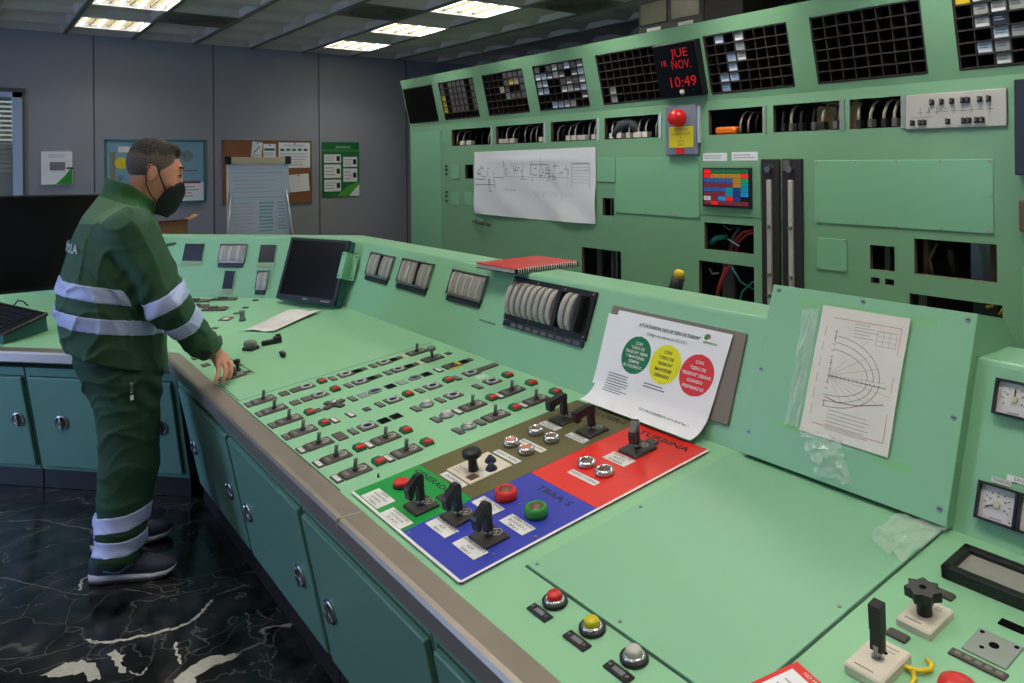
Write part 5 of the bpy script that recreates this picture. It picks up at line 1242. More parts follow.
for x0, x1, y0, y1 in ((-.21, -.0, .08, .18), (-.21, 0, -.1, .06), (-.21, 0, -.26, -.12), (.03, .21, .03, .15), (.03, .21, -.15, .01)):
    b.box(x0, x1, y0, y1, .0062, .0068, PAPER); b.lines(x0 + .012, x1 - .07, y0 + .02, y1 - .02, 3, INKL, .007, None, .25); b.box(x1 - .055, x1 - .012, (y0 + y1) / 2 - .03, (y0 + y1) / 2 + .03, .0068, .0071, BEZEL)
b.prism([(-.06, -hh + .004), (w - .002, -hh + .004), (w - .002, -.15), (.08, -.2)], .0062, .0066, mat('leaf_green', (86, 170, 66), .5, var=.1)); b.prism([(.10, -hh + .004), (w - .002, -hh + .004), (w - .002, -.18)], .0067, .007, PAPER); b.build('frame_print', t)
# flip chart
t = thing('flip_chart', 'white flip chart easel with handwritten sheet in front of the cork board', 'flip chart', T3((2.53, 8.1, 0)))
b = MB(); tl = Matrix.Rotation(rad(-4), 4, 'X')
b.box(-.325, .325, .002, .02, .80, 1.70, WHITE); b.build('board', t)
b = MB(); b.box(-.31, .31, -.014, .004, 1.655, 1.725, CREAM, bev=.004); b.build('clamp_rail', t)
for x in (-.315, .315): b = MB(); b.box(x - .032, x + .032, -.02, .008, 1.65, 1.735, BLACK, bev=.006); b.build('end_cap', t)
b = MB(); b.box(-.305, .318, -.006, -.001, .82, 1.665, FLIPW)
Fm = Matrix(((1, 0, 0, 0), (0, 0, -1, 0), (0, 1, 0, 0), (0, 0, 0, 1)))
rr = random.Random(8)
INKB = mat('marker_blue', (120, 150, 190), .7, var=0); INKP = mat('marker_pink', (190, 170, 190), .7, var=0); INKT = mat('marker_teal', (130, 176, 186), .7, var=0)
for k in range(7): b.bar(-.26, 1.60 - .04 * k, -.26 + rr.uniform(.3, .52), 1.60 - .04 * k, .006, .0064, INKT if k % 2 else INKP, Fm)
b.bar(-.27, 1.30, .3, 1.30, .005, .0064, INKB, Fm)
for k in range(9): b.bar(-.26, 1.24 - .035 * k, -.1 + rr.uniform(0, .06), 1.24 - .035 * k, .006, .0064, INKP, Fm); b.bar(.0, 1.24 - .037 * k, .14 + rr.uniform(0, .03), 1.24 - .037 * k, .018, .0064, INKT, Fm); b.bar(.2, 1.24 - .035 * k, .28, 1.24 - .035 * k, .008, .0064, INKB, Fm)
b.build('paper_sheet', t)
for x0, y0, x1, y1 in ((-.28, .03, -.42, -.25), (.28, .03, .42, -.25), (0, .05, 0, .45)):
    b = MB(); b.tube([(x0, y0, 1.5), (x1, y1, .005)], .013, METAL, n=8); b.build('leg', t)
# cardboard box on a low cabinet
t = thing('filing_cabinet', 'low grey filing cabinet behind the console under the cardboard box', 'cabinet', T3((1.52, 7.55, 0)))
b = MB(); b.box(-.4, .4, -.25, .25, 0, .9, GREYPL, bev=.006); b.build('body', t)
for z in (.08, .36, .63): b = MB(); b.box(-.38, .38, -.262, -.251, z, z + .24, METAL, bev=.003); d = b.build('drawer', t); b = MB(); b.box(-.06, .06, -.275, -.262, z + .17, z + .185, BEZEL); b.build('handle', d)
t = thing('cardboard_box', 'open brown cardboard box just behind the console beside the mask', 'box', T3((1.48, 7.45, .9015)))
b = MB()
for a in ((-.17, .17, -.1, -.094), (-.17, .17, .094, .1), (-.17, -.164, -.1, .1), (.164, .17, -.1, .1)): b.box(a[0], a[1], a[2], a[3], 0, .235, CARD)
b.box(-.17, .17, -.1, .1, 0, .005, CARD); b.build('carton', t)
b = MB(); b.add([(.168, -.1, .235), (.168, .1, .235), (.27, .1, .29), (.27, -.1, .29)], [(0, 1, 2, 3)], CARD); b.add([(.166, -.1, .233), (.166, .1, .233), (.27, .1, .287), (.27, -.1, .287)], [(3, 2, 1, 0)], CARD)
b.add([(-.17, -.1, .236), (.17, -.1, .236), (.17, -.17, .262), (-.17, -.17, .25)], [(0, 1, 2, 3)], CARD); b.build('flap', t)
# ================================================================== THE MAN (shapes grown from distance fields)
NOD, NP, NDZ = rad(11), (.628, 1.615), -.008          # the head's nod, its pivot and drop
class Prim:
    """a primitive's distances inside its own bounding box only"""
    def __init__(s, sl, d): s.sl, s.d = sl, d
    def __sub__(s, o): return Prim(s.sl, s.d - (o[s.sl] if isinstance(o, np.ndarray) else o))
class Field:
    """signed distance on a regular grid; primitives are blended in, then a mesh is drawn at the zero level"""
    def __init__(s, lo, hi, vox):
        s.lo = np.array(lo, float); s.vox = vox
        n = np.ceil((np.array(hi) - s.lo) / vox).astype(int) + 1
        g = [s.lo[i] + vox * np.arange(n[i]) for i in range(3)]
        s.X, s.Y, s.Z = np.meshgrid(*g, indexing='ij'); s.d = np.full(s.X.shape, 9.0)
    def box(s, lo, hi):
        n = s.d.shape; sl = []
        for i in range(3):
            a = int(max(0, (lo[i] - s.lo[i]) / s.vox)); c = int(min(n[i], (hi[i] - s.lo[i]) / s.vox + 2)); sl.append(slice(a, max(c, a + 1)))
        return tuple(sl)
    def add(s, d, k=0.0):
        if isinstance(d, Prim):
            c = s.d[d.sl]; q = d.d
            if k > 0: hh = np.clip(0.5 + 0.5 * (c - q) / k, 0, 1); s.d[d.sl] = c * (1 - hh) + q * hh - k * hh * (1 - hh)
            else: s.d[d.sl] = np.minimum(c, q)
            return s
        if k <= 0: s.d = np.minimum(s.d, d)
        else:
            hh = np.clip(0.5 + 0.5 * (s.d - d) / k, 0, 1); s.d = s.d * (1 - hh) + d * hh - k * hh * (1 - hh)
        return s
    def cut(s, d): s.d = np.maximum(s.d, d); return s
    def sub(s, d):
        if isinstance(d, Prim): s.d[d.sl] = np.maximum(s.d[d.sl], -d.d)
        else: s.d = np.maximum(s.d, -d)
        return s
    def cone(s, a, b, ra, rb):
        a, b = s.hp(a), s.hp(b); ab = b - a; L2 = ab @ ab
        m = max(ra, rb) + .06; off = getattr(s, 'dx', 0.0)
        sl = s.box(np.minimum(a, b) - m - [off, 0, 0], np.maximum(a, b) + m - [off, 0, 0])
        px, py, pz = s.X[sl] + off - a[0], s.Y[sl] - a[1], s.Z[sl] - a[2]
        t = np.clip((px * ab[0] + py * ab[1] + pz * ab[2]) / L2, 0, 1)
        return Prim(sl, np.sqrt((px - t * ab[0]) ** 2 + (py - t * ab[1]) ** 2 + (pz - t * ab[2]) ** 2) - (ra + (rb - ra) * t))
    nod = 0.0
    def hp(s, p):
        """nods a point of the head forward about the ear"""
        p = np.array(p, float)
        if not s.nod: return p
        x, z = p[0] - NP[0], p[2] - NP[1]; ca, sa = math.cos(s.nod), math.sin(s.nod)
        return np.array([NP[0] + ca * x + sa * z, p[1], NP[1] - sa * x + ca * z + NDZ])
    def ell(s, c, r, rot=None):
        c = s.hp(c)
        if s.nod: rot = Matrix.Rotation(s.nod, 3, 'Y') @ (rot if rot is not None else Matrix.Identity(3))
        m = max(r) + .06; off = getattr(s, 'dx', 0.0)
        sl = s.box(np.array(c) - m - [off, 0, 0], np.array(c) + m - [off, 0, 0])
        p = [s.X[sl] + off - c[0], s.Y[sl] - c[1], s.Z[sl] - c[2]]
        if rot is not None:
            Rt = np.array(rot.to_3x3() if hasattr(rot, 'to_3x3') else rot).T
            p = [Rt[i, 0] * p[0] + Rt[i, 1] * p[1] + Rt[i, 2] * p[2] for i in range(3)]
        k0 = np.sqrt(sum((p[i] / r[i]) ** 2 for i in range(3))); k1 = np.sqrt(sum((p[i] / r[i] ** 2) ** 2 for i in range(3))) + 1e-9
        return Prim(sl, k0 * (k0 - 1) / k1)
    def loft(s, rows, flat=2.0):
        """rows: (z, cx, cy, a, b) elliptic sections up the z axis"""
        rows = sorted(rows); z = [r[0] for r in rows]
        f = lambda i: np.interp(s.Z, z, [r[i] for r in rows])
        a, b = f(3), f(4)
        q = (np.abs((s.X - f(1)) / a) ** flat + np.abs((s.Y - f(2)) / b) ** flat) ** (1 / flat)
        d = (q - 1) * np.minimum(a, b)
        return np.maximum(d, np.maximum(z[0] - s.Z, s.Z - z[-1]))
    def plane(s, p, n):
        n = np.array(n, float); n /= np.linalg.norm(n)
        return (s.X - p[0]) * n[0] + (s.Y - p[1]) * n[1] + (s.Z - p[2]) * n[2]
    def mesh(s, name, m, smooth=2):
        d = s.d; d = np.pad(d, 1, constant_values=9.0); lo = s.lo - s.vox
        sg = d < 0; n = d.shape
        corner = [(i, j, k) for i in (0, 1) for j in (0, 1) for k in (0, 1)]
        sl = lambda i, j, k: d[i:n[0] - 1 + i, j:n[1] - 1 + j, k:n[2] - 1 + k]
        cnt = sum((sl(*c) < 0).astype(np.int8) for c in corner)
        act = (cnt > 0) & (cnt < 8); idx = np.argwhere(act); vid = np.full(act.shape, -1, np.int64); vid[act] = np.arange(len(idx))
        val = np.array([d[idx[:, 0] + c[0], idx[:, 1] + c[1], idx[:, 2] + c[2]] for c in corner])
        acc = np.zeros((len(idx), 3)); num = np.zeros(len(idx))
        for p in range(8):
            for q in range(p + 1, 8):
                df = [corner[q][i] - corner[p][i] for i in range(3)]
                if sum(map(abs, df)) != 1: continue
                cr = (val[p] < 0) != (val[q] < 0)
                t = np.where(cr, val[p] / np.where(cr, val[p] - val[q], 1), 0)
                for i in range(3): acc[:, i] += np.where(cr, corner[p][i] + t * df[i], 0)
                num += cr
        V = (idx + acc / num[:, None]) * s.vox + lo
        F = []
        for ax in range(3):
            o1, o2 = [(1, 2), (2, 0), (0, 1)][ax]
            a = sg; b = np.roll(sg, -1, ax); ch = a != b
            sel = [slice(1, -1)] * 3; sel[ax] = slice(0, -1)
            m_ = np.zeros_like(ch); m_[tuple(sel)] = ch[tuple(sel)]
            e = np.argwhere(m_)
            def cell(d1, d2):
                c = e.copy(); c[:, o1] -= d1; c[:, o2] -= d2
                return vid[c[:, 0], c[:, 1], c[:, 2]]
            q = np.stack([cell(1, 1), cell(0, 1), cell(0, 0), cell(1, 0)], 1)
            fl = sg[e[:, 0], e[:, 1], e[:, 2]]
            q[~fl] = q[~fl][:, ::-1]
            F.append(q[(q >= 0).all(1)])
        F = np.concatenate(F)
        # a little Laplacian smoothing
        e = np.concatenate([F[:, [0, 1]], F[:, [1, 2]], F[:, [2, 3]], F[:, [3, 0]]])
        for _ in range(smooth):
            S = np.zeros_like(V); c = np.zeros(len(V))
            for i, j in ((0, 1), (1, 0)):
                np.add.at(S, e[:, i], V[e[:, j]]); np.add.at(c, e[:, i], 1)
            V = V * .5 + .5 * S / np.maximum(c, 1)[:, None]
        me = bpy.data.meshes.new(name); me.from_pydata(V.tolist(), [], F.tolist()); me.materials.append(m)
        me.polygons.foreach_set('use_smooth', [True] * len(me.polygons)); me.update()
        return me

def folds(f, seed, amp, items):
    """cloth creases: soft ridges along given directions, warped"""
    r = np.random.RandomState(seed); out = np.zeros_like(f.X)
    wx = .02 * np.sin(f.X * 19 + f.Z * 11 + seed) + .02 * np.sin(f.Y * 23 - f.Z * 13); 
    for (dx, dy, dz, fr, ph) in items:
        p = (f.X * dx + f.Y * dy + (f.Z) * dz + wx) * fr + ph
        env = .5 + .5 * np.sin(f.X * 9 * dz + f.Y * 7 + f.Z * 8 * dx + ph * 2)
        out -= ((1 - np.abs(np.sin(p))) ** 3.0 * 1.8 - .3) * env ** 1.5
    return out * amp / max(1, len(items) ** .5)

YM = 3.5
man = thing('person', 'man in green work suit and black face mask, one hand on the console switches', 'person', T3((.52, YM, 0)))
iM = man.matrix_world.inverted()
NODM = T3((-.004, 0, NDZ)) @ T3((NP[0], 0, NP[1])) @ Matrix.Rotation(NOD, 4, 'Y') @ T3((-NP[0], 0, -NP[1]))
def mpart(name, me, parent=None, dx=0.0):
    o = link(name, me, parent or man); o.matrix_basis = iM @ (NODM if dx else Matrix.Identity(4)) if parent is None else Matrix.Identity(4)
    return o
rotY = lambda a: Matrix.Rotation(a, 3, 'Y')
DX = .004
HC = (.650, 3.485)      # head centre, x and y
PITCH = rad(20)

# ---- body: head, neck, trunk, limbs and hands in one skin
f = Field((.30, 3.10, .05), (1.02, 3.92, 1.80), .0042)
f.dx = DX; f.nod = NOD
f.add(f.ell((.640, HC[1], 1.668), (.100, .077, .094), rotY(PITCH)))                       # skull
f.add(f.ell((.682, HC[1], 1.605), (.080, .063, .108), rotY(PITCH)), .03)                     # face
f.add(f.ell((.694, HC[1], 1.515), (.050, .046, .045), rotY(PITCH)), .03)                    # jaw and chin
f.add(f.cone((.745, HC[1], 1.640), (.773, HC[1], 1.588), .009, .012), .012)                 # nose
f.add(f.cone((.744, HC[1] - .036, 1.664), (.744, HC[1] + .036, 1.664), .0105, .0105), .014)     # brow
for s_ in (-1, 1):
    f.sub(f.ell((.760, HC[1] + s_ * .034, 1.633), (.016, .016, .011)))
    f.add(f.ell((.735, HC[1] + s_ * .034, 1.633), (.016, .0165, .013)), .003)               # eyeball and lids
    f.add(f.ell((.718, HC[1] + s_ * .042, 1.594), (.018, .020, .024)), .02)                  # cheek
    E_ = rotY(rad(-14))
    f.add(f.ell((.628, HC[1] + s_ * .079, 1.628), (.020, .011, .034), E_), .006)            # ear
    f.sub(f.ell((.634, HC[1] + s_ * .092, 1.632), (.010, .008, .019), E_))
    f.add(f.ell((.626, HC[1] + s_ * .082, 1.600), (.011, .008, .012)), .005)                # ear lobe
f.dx = 0.0; f.nod = 0.0
f.add(f.cone((.550, YM, 1.42), (.616, HC[1], 1.565), .066, .058), .03)                       # neck
f.add(f.loft([(.80, .51, YM, .11, .16), (1.0, .49, YM, .115, .16), (1.25, .50, YM, .12, .175), (1.40, .51, YM, .10, .17), (1.47, .53, YM, .06, .10)]), .03)
for s_, an in ((-1, (.475, 3.385)), (1, (.505, 3.66))):
    f.add(f.cone((.52, YM + s_ * .09, .84), (.545, (YM + s_ * .115), .47), .085, .058), .03)
    f.add(f.cone((.545, (YM + s_ * .115), .47), (an[0], an[1], .09), .055, .038), .02)
f.add(f.cone((.53, 3.31, 1.39), (.652, 3.235, 1.095), .056, .044), .03); f.add(f.cone((.652, 3.235, 1.095), (.836, 3.29, .876), .042, .031), .015)
f.add(f.cone((.50, 3.69, 1.39), (.50, 3.775, 1.10), .056, .044), .03); f.add(f.cone((.50, 3.775, 1.10), (.545, 3.76, .86), .042, .030), .015)
def hand(wr, kn, tips, thumb, rr=.0088, sc=1.0, c=(0, 0, 0), t=(0, 0, 0)):
    tf = lambda p: np.array(c) + sc * (np.array(p) - np.array(c)) + np.array(t)
    wr = tf(wr); kn = [tf(p) for p in kn]; tips = [[tf(p) for p in q] for q in tips]; thumb = [tf(p) for p in thumb]; rr *= sc
    for k in range(4):
        f.add(f.cone(wr, kn[k], .024, .0125), .012)
    f.add(f.cone(kn[0], kn[3], .0125, .012), .012)
    for k, (mid, dist, tip) in enumerate(tips):
        q = rr * (1.0, 1.02, .98, .86)[k]
        f.add(f.cone(kn[k], mid, q * 1.2, q * 1.08), .005); f.add(f.cone(mid, dist, q * 1.08, q * .95), .002); f.add(f.cone(dist, tip, q * .95, q * .8), .002)
    b0, b1, b2 = thumb
    f.add(f.cone(wr + (np.array(b0) - wr) * .3, b0, .018, .0135), .012); f.add(f.cone(b0, b1, .0125, .011), .004); f.add(f.cone(b1, b2, .011, .009), .002)
# right hand, pressing on the panel: index, middle, ring, little finger
hand((.872, 3.285, .872), [(.916, 3.283, .842), (.912, 3.262, .842), (.899, 3.246, .836), (.880, 3.237, .828)],
     [((.934, 3.268, .812), (.934, 3.259, .788), (.926, 3.257, .7745)), ((.927, 3.238, .812), (.923, 3.226, .788), (.915, 3.222, .7725)),
      ((.905, 3.218, .808), (.897, 3.205, .786), (.888, 3.202, .7695)), ((.877, 3.213, .804), (.866, 3.203, .785), (.857, 3.202, .7675))],
     ((.905, 3.312, .836), (.925, 3.318, .808), (.930, 3.306, .788)), sc=1.12, c=(.90, 3.235, .772), t=(-.036, .012, -.0025))
# left hand hangs relaxed beside the hip
hand((.548, 3.758, .85), [(.585, 3.742, .775), (.567, 3.755, .768), (.548, 3.762, .768), (.530, 3.763, .774)],
     [((.592, 3.736, .738), (.588, 3.728, .712), (.578, 3.724, .695)), ((.570, 3.748, .728), (.565, 3.738, .70), (.556, 3.734, .684)), ((.548, 3.755, .73), (.543, 3.745, .703), (.536, 3.742, .69)), ((.527, 3.758, .742), (.522, 3.75, .72), (.517, 3.746, .708))],
     ((.583, 3.735, .815), (.597, 3.728, .785), (.596, 3.722, .763)))
mpart('body', f.mesh('body', SKIN, 1))

# ---- hair, eyebrows, eyes
f = Field((.50, 3.38, 1.52), (.80, 3.59, 1.80), .0036); f.X = f.X + DX
x_, z_ = f.X - NP[0], f.Z - NP[1] - NDZ; f.X = NP[0] + math.cos(NOD) * x_ - math.sin(NOD) * z_; f.Z = NP[1] + math.sin(NOD) * x_ + math.cos(NOD) * z_
nz = .0012 * np.sin(f.X * 420 + f.Z * 160) * np.sin(f.Y * 460 + f.X * 200)
top = np.clip((f.Z - 1.70) / .06, 0, 1)
f.add(f.ell((.640, HC[1], 1.668), (.1025, .0785, .0955), rotY(PITCH)) - .010 * top - .001 - nz * (1 + 2 * top))
f.add(f.ell((.708, HC[1], 1.741), (.036, .050, .020), rotY(rad(28))) - nz * 3 - .002 * np.sin(f.Y * 150 + f.X * 60), .02)
hl = -(-.62 * (f.X - .745) + .785 * (f.Z - 1.705))
back = np.maximum(f.X - .632, 1.585 + .25 * np.abs(f.Y - HC[1]) - f.Z)
side = np.maximum(np.maximum(f.X - .664, 1.630 - f.Z), -(np.abs(f.Y - HC[1]) - .05))
f.cut(np.minimum(np.minimum(hl, back), side) + nz * 2)
f.sub(f.ell((.634, HC[1] - .085, 1.625), (.022, .02, .036))); f.sub(f.ell((.634, HC[1] + .085, 1.625), (.022, .02, .036)))
hr = mpart('hair', f.mesh('hair', HAIR, 0))
hr.data.materials.append(mat('hair_grey_sides', (98, 84, 78), .7, var=.4, scale=120, bump=.5, bscale=400))
for p in hr.data.polygons:
    if p.center.z < 1.70 - .10 * (p.center.x - .60) + .006 * math.sin(p.center.x * 90) + random.uniform(-.01, .01): p.material_index = 1
EYEK = mat('eye_dark', (40, 26, 22), .2, var=0)
for s_ in (-1, 1):
    b = MB(); b.lathe([(0, 0), (.006, .001), (.0062, .003), (0, .004)], EYEK, T3((.7492, HC[1] + s_ * .034, 1.632)) @ Matrix.Rotation(rad(100), 4, 'Y'), n=12); mpart('iris', b.mesh('iris'), None, DX)
    b = MB(); b.tube([(.7575, HC[1] + s_ * .014, 1.667), (.7555, HC[1] + s_ * .034, 1.672), (.737, HC[1] + s_ * .054, 1.668)], [.004, .0055, .004], mat('brow_dark', (62, 44, 38), .8, var=.2), n=6); mpart('eyebrow', b.mesh('eyebrow'), None, DX)
    b = MB(); b.tube([(.7525, HC[1] + s_ * .023, 1.639), (.7515, HC[1] + s_ * .036, 1.640), (.738, HC[1] + s_ * .0515, 1.634)], .0022, EYEK, n=6); mpart('eyelash', b.mesh('eyelash'), None, DX)

# ---- folded black mask with ear loops
ridge = [(.773, 1.606), (.788, 1.588), (.791, 1.562), (.783, 1.524), (.768, 1.484), (.738, 1.450)]
edge = [(.757, .028, 1.610), (.728, .060, 1.596), (.690, .073, 1.562), (.674, .072, 1.525), (.672, .058, 1.490), (.680, .030, 1.462)]
b = MB(); vs = []; fs = []; NU = 8
for s_ in (-1, 1):
    b0 = len(vs)
    for i in range(6):
        for q in range(NU + 1):
            t_ = q / NU; x0, z0 = ridge[i]; x1, dy, z1 = edge[i]
            bul = math.sin(PI * t_) * .009
            vs.append((x0 + (x1 - x0) * t_ + bul, HC[1] + s_ * (dy * t_ ** .8 + bul * .8), z0 + (z1 - z0) * t_))
    for i in range(5):
        for q in range(NU):
            a = b0 + i * (NU + 1) + q; fc = (a, a + 1, a + NU + 2, a + NU + 1); fs.append(fc if s_ < 0 else fc[::-1])
b.add(vs, fs, MASKM, None, True)
mk = mpart('face_mask', b.mesh('face_mask'), None, DX)
for s_ in (-1, 1):
    b = MB(); b.tube([(.695, HC[1] + s_ * .071, 1.566), (.668, HC[1] + s_ * .0785, 1.610), (.640, HC[1] + s_ * .088, 1.662), (.615, HC[1] + s_ * .086, 1.655), (.606, HC[1] + s_ * .088, 1.62), (.618, HC[1] + s_ * .080, 1.575), (.645, HC[1] + s_ * .073, 1.535), (.676, HC[1] + s_ * .070, 1.508)], .0026, MASKM, n=6)
    b.build('ear_loop', mk)

# ---- jacket
JR = [(.78, .510, YM, .186, .226), (.88, .505, YM, .186, .230), (.98, .490, YM, .188, .232), (1.06, .482, YM, .192, .238), (1.15, .482, YM, .188, .238), (1.28, .503, YM, .172, .235), (1.37, .508, YM, .152, .222), (1.44, .515, YM, .128, .180), (1.50, .525, YM, .095, .115), (1.54, .535, YM, .07, .08)]
SR = [((.532, 3.297, 1.385), (.652, 3.232, 1.095), .100, .081), ((.652, 3.232, 1.095), (.842, 3.288, .858), .081, .053)]
SL = [((.505, 3.700, 1.385), (.50, 3.775, 1.10), .088, .072), ((.50, 3.775, 1.10), (.548, 3.76, .845), .072, .050)]
CW = np.array([.190, .056, -.237]); CW = CW / np.linalg.norm(CW)
def jacket_field(vox, grow=0.0, sleeve_only=False, torso_only=False):
    f = Field((.24, 3.10, .72), (.96, 3.88, 1.66), vox)
    if not sleeve_only: f.add(f.loft(JR, 2.25) - grow)
    if not torso_only:
        for k, (a, b_, ra, rb) in enumerate(SR + SL): f.add(f.cone(a, b_, ra + grow, rb + grow), 0 if (sleeve_only and k == 0) else (.05 if k in (0, 2) else .02))
    w = folds(f, 4, .0105, [(.8, .2, .45, 30, .3), (.9, .1, -.6, 36, 1.1), (.4, .6, 1.0, 30, 2.0), (1.0, -.3, .1, 27, .8)])
    elbow = np.exp(-(((f.X - .635) / .12) ** 2 + ((f.Y - 3.24) / .1) ** 2 + ((f.Z - 1.12) / .12) ** 2))
    w += .007 * elbow * np.sin((f.X * .9 - f.Z * .45) * 105)
    pit = np.exp(-(((f.X - .52) / .12) ** 2 + ((f.Y - 3.28) / .09) ** 2 + ((f.Z - 1.24) / .13) ** 2))
    w += .009 * pit * np.sin((f.X * .8 + f.Z * .5) * 75 + .5)
    f.d = f.d + w
    f.cut(-f.plane((.33, 3.4, .915), (.33, 0, 1)))                     # hem rides up at the back
    f.cut(np.where(f.Y < 3.36, f.plane((.823, 3.283, .882), CW), -9))    # right cuff
    return f
f = jacket_field(.005)
# collar: a standing ring round the neck, open in front
ax = np.array([.38, 0, 1.0]); ax /= np.linalg.norm(ax)
def collar(f):
    px, py, pz = f.X - .545, f.Y - YM, f.Z - 1.475
    t = px * ax[0] + pz * ax[2]; r = np.sqrt(np.maximum(0, (px - t * ax[0]) ** 2 * .9 + py ** 2 + (pz - t * ax[2]) ** 2))
    rr_ = .088 + .12 * np.maximum(0, t)
    return np.maximum(np.maximum(np.abs(r - rr_) - .008, -.05 - t), t - (.092 - .35 * np.maximum(0, px)))
f.add(collar(f), .012)
neck = f.cone((.545, YM, 1.44), (.66, YM, 1.72), .074, .085); f.sub(neck)
jk = mpart('jacket', f.mesh('jacket', JACKET, 2))
# paler shoulder yoke: the faces above a sloping seam
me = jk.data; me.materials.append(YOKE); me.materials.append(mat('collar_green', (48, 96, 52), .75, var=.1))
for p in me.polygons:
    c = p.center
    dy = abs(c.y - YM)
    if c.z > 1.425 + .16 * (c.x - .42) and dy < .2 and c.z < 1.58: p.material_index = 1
    if (c.x - .545) * ax[0] + (c.z - 1.475) * ax[2] > .012 and dy < .13: p.material_index = 2
# reflective bands follow the cloth, a few millimetres proud of it
def band(grid, sel_torso, p, n, hw, vox=.0048, name='reflective_band'):
    g = jacket_field(vox, 0.0, sleeve_only=not sel_torso, torso_only=sel_torso) if grid == 'j' else trouser_field(vox)
    d = g.d.copy(); s_ = np.abs(g.plane(p, n)) - hw
    g.d = np.maximum(np.maximum(d - .0045, -(d + .004)), s_)
    return g
g = band('j', True, (.60, YM, 1.118), (.20, 0, 1), .030); mpart('reflective_band', g.mesh('reflective_band', BAND, 1), jk)
g = band('j', True, (.60, YM, 1.005), (.17, 0, 1), .030); mpart('reflective_band', g.mesh('reflective_band', BAND, 1), jk)
for p, n in (((.640, 3.240, 1.122), (.15, .0, -.26)), ((.712, 3.25, 1.020), (.19, .05, -.237))):
    g = band('j', False, p, n, .031); g.cut(np.where(g.Y < 3.42, -9, 9)); mpart('reflective_band', g.mesh('reflective_band', BAND, 1), jk)
b = MB(); b.prism([(0, -.045), (.05, -.035), (.058, .0), (.05, .035), (0, .045)], -.003, .004, JACKET, T3((.655, 3.375, 1.318)) @ Matrix.Rotation(rad(-14), 4, 'Z') @ Matrix.Rotation(rad(-8), 4, 'Y')); b.build('pocket_flap', jk)
# cuff tab and printed letters on the back
b = MB(); b.box(-.014, .014, -.035, .035, -.002, .003, BLACK, bev=.001)
o = b.build('cuff_tab', jk); o.matrix_basis = Matrix.Translation((.780, 3.222, .905)) @ Matrix.Rotation(rad(-38), 4, 'Y') @ Matrix.Rotation(rad(78), 4, 'X') 
b = MB(); b.text('IBERDROLA', .05, PRINT, z=.0, width=.27, bold=True)
M = frame((.3165, YM - .02, 1.325), (0, -1, 0), (.12, 0, .99))
pm = MB(); pm.mats = b.mats; pm.f = b.f; pm.m = b.m; pm.sm = b.sm
for (x, y, z) in b.v:
    q = x / .235; xx = .52 - .1765 * max(.05, 1 - abs(q) ** 2.25) ** (1 / 2.25)
    pm.v.append((xx - .012 + .10 * y, YM - x, 1.325 + y))
pm.build('printed_letters', jk)

# ---- trousers
def trouser_field(vox):
    f = Field((.28, 3.20, .05), (.76, 3.82, 1.02), vox)
    f.add(f.loft([(.70, .53, YM, .122, .18), (.78, .52, YM, .150, .20), (.86, .508, YM, .158, .202), (.95, .50, YM, .150, .195), (1.0, .50, YM, .14, .18)], 2.3))
    for s_, an, kx in ((-1, (.487, 3.385), .533), (1, (.522, 3.655), .562)):
        kn = (kx, YM + s_ * .112, .45)
        f.add(f.cone((.535, YM + s_ * .095, .80), kn, .122, .108), .03); f.add(f.cone(kn, (an[0], an[1], .085), .108, .086), .02)
    w = folds(f, 9, .0055, [(.7, .2, .7, 30, .4), (-.5, .3, .9, 38, 1.4), (.2, .5, 1.0, 26, 2.4)])
    lowp = np.clip((.34 - f.Z) / .2, 0, 1)
    w += lowp * .0045 * np.sin(f.Z * 62 + 2.5 * np.sin(f.X * 14 + f.Y * 9)) + .006 * np.exp(-((f.Z - .74) / .07) ** 2) * np.sin((f.X + f.Z * .8) * 70)
    f.d = f.d + w
    f.cut(.075 + .12 * (f.X - .42) - f.Z)
    return f
f = trouser_field(.0055); tr = mpart('trousers', f.mesh('trousers', TROUSER, 2))
for z, n in ((.232, (-.10, .30, 1)), (.142, (-.06, .22, 1))):
    g = trouser_field(.0048); d = g.d.copy(); s_ = np.abs(g.plane((.5, 3.4 if 1 else 0, z), n) + .008 * np.sin(g.X * 26 + 1)) - .030
    for sd in (-1, 1):
        q = Field.__new__(Field); q.lo, q.vox = g.lo, g.vox
        q.d = np.maximum(np.maximum(np.maximum(d - .0045, -(d + .004)), s_), (g.Y - YM) * -sd + .0); mpart('reflective_band', q.mesh('reflective_band', BAND, 1), tr)
b = MB()
for k in range(4): b.ring(.0035, .0055, -.001, .001, CHROME, T3((0, 0, -.012 * k)) @ Matrix.Rotation(PI / 2, 4, 'X'), n=10)
b.box(-.006, .006, -.004, .002, -.062, -.045, WHITE); o = b.build('key_chain', tr); o.matrix_basis = T3((.525, 3.272, .80))

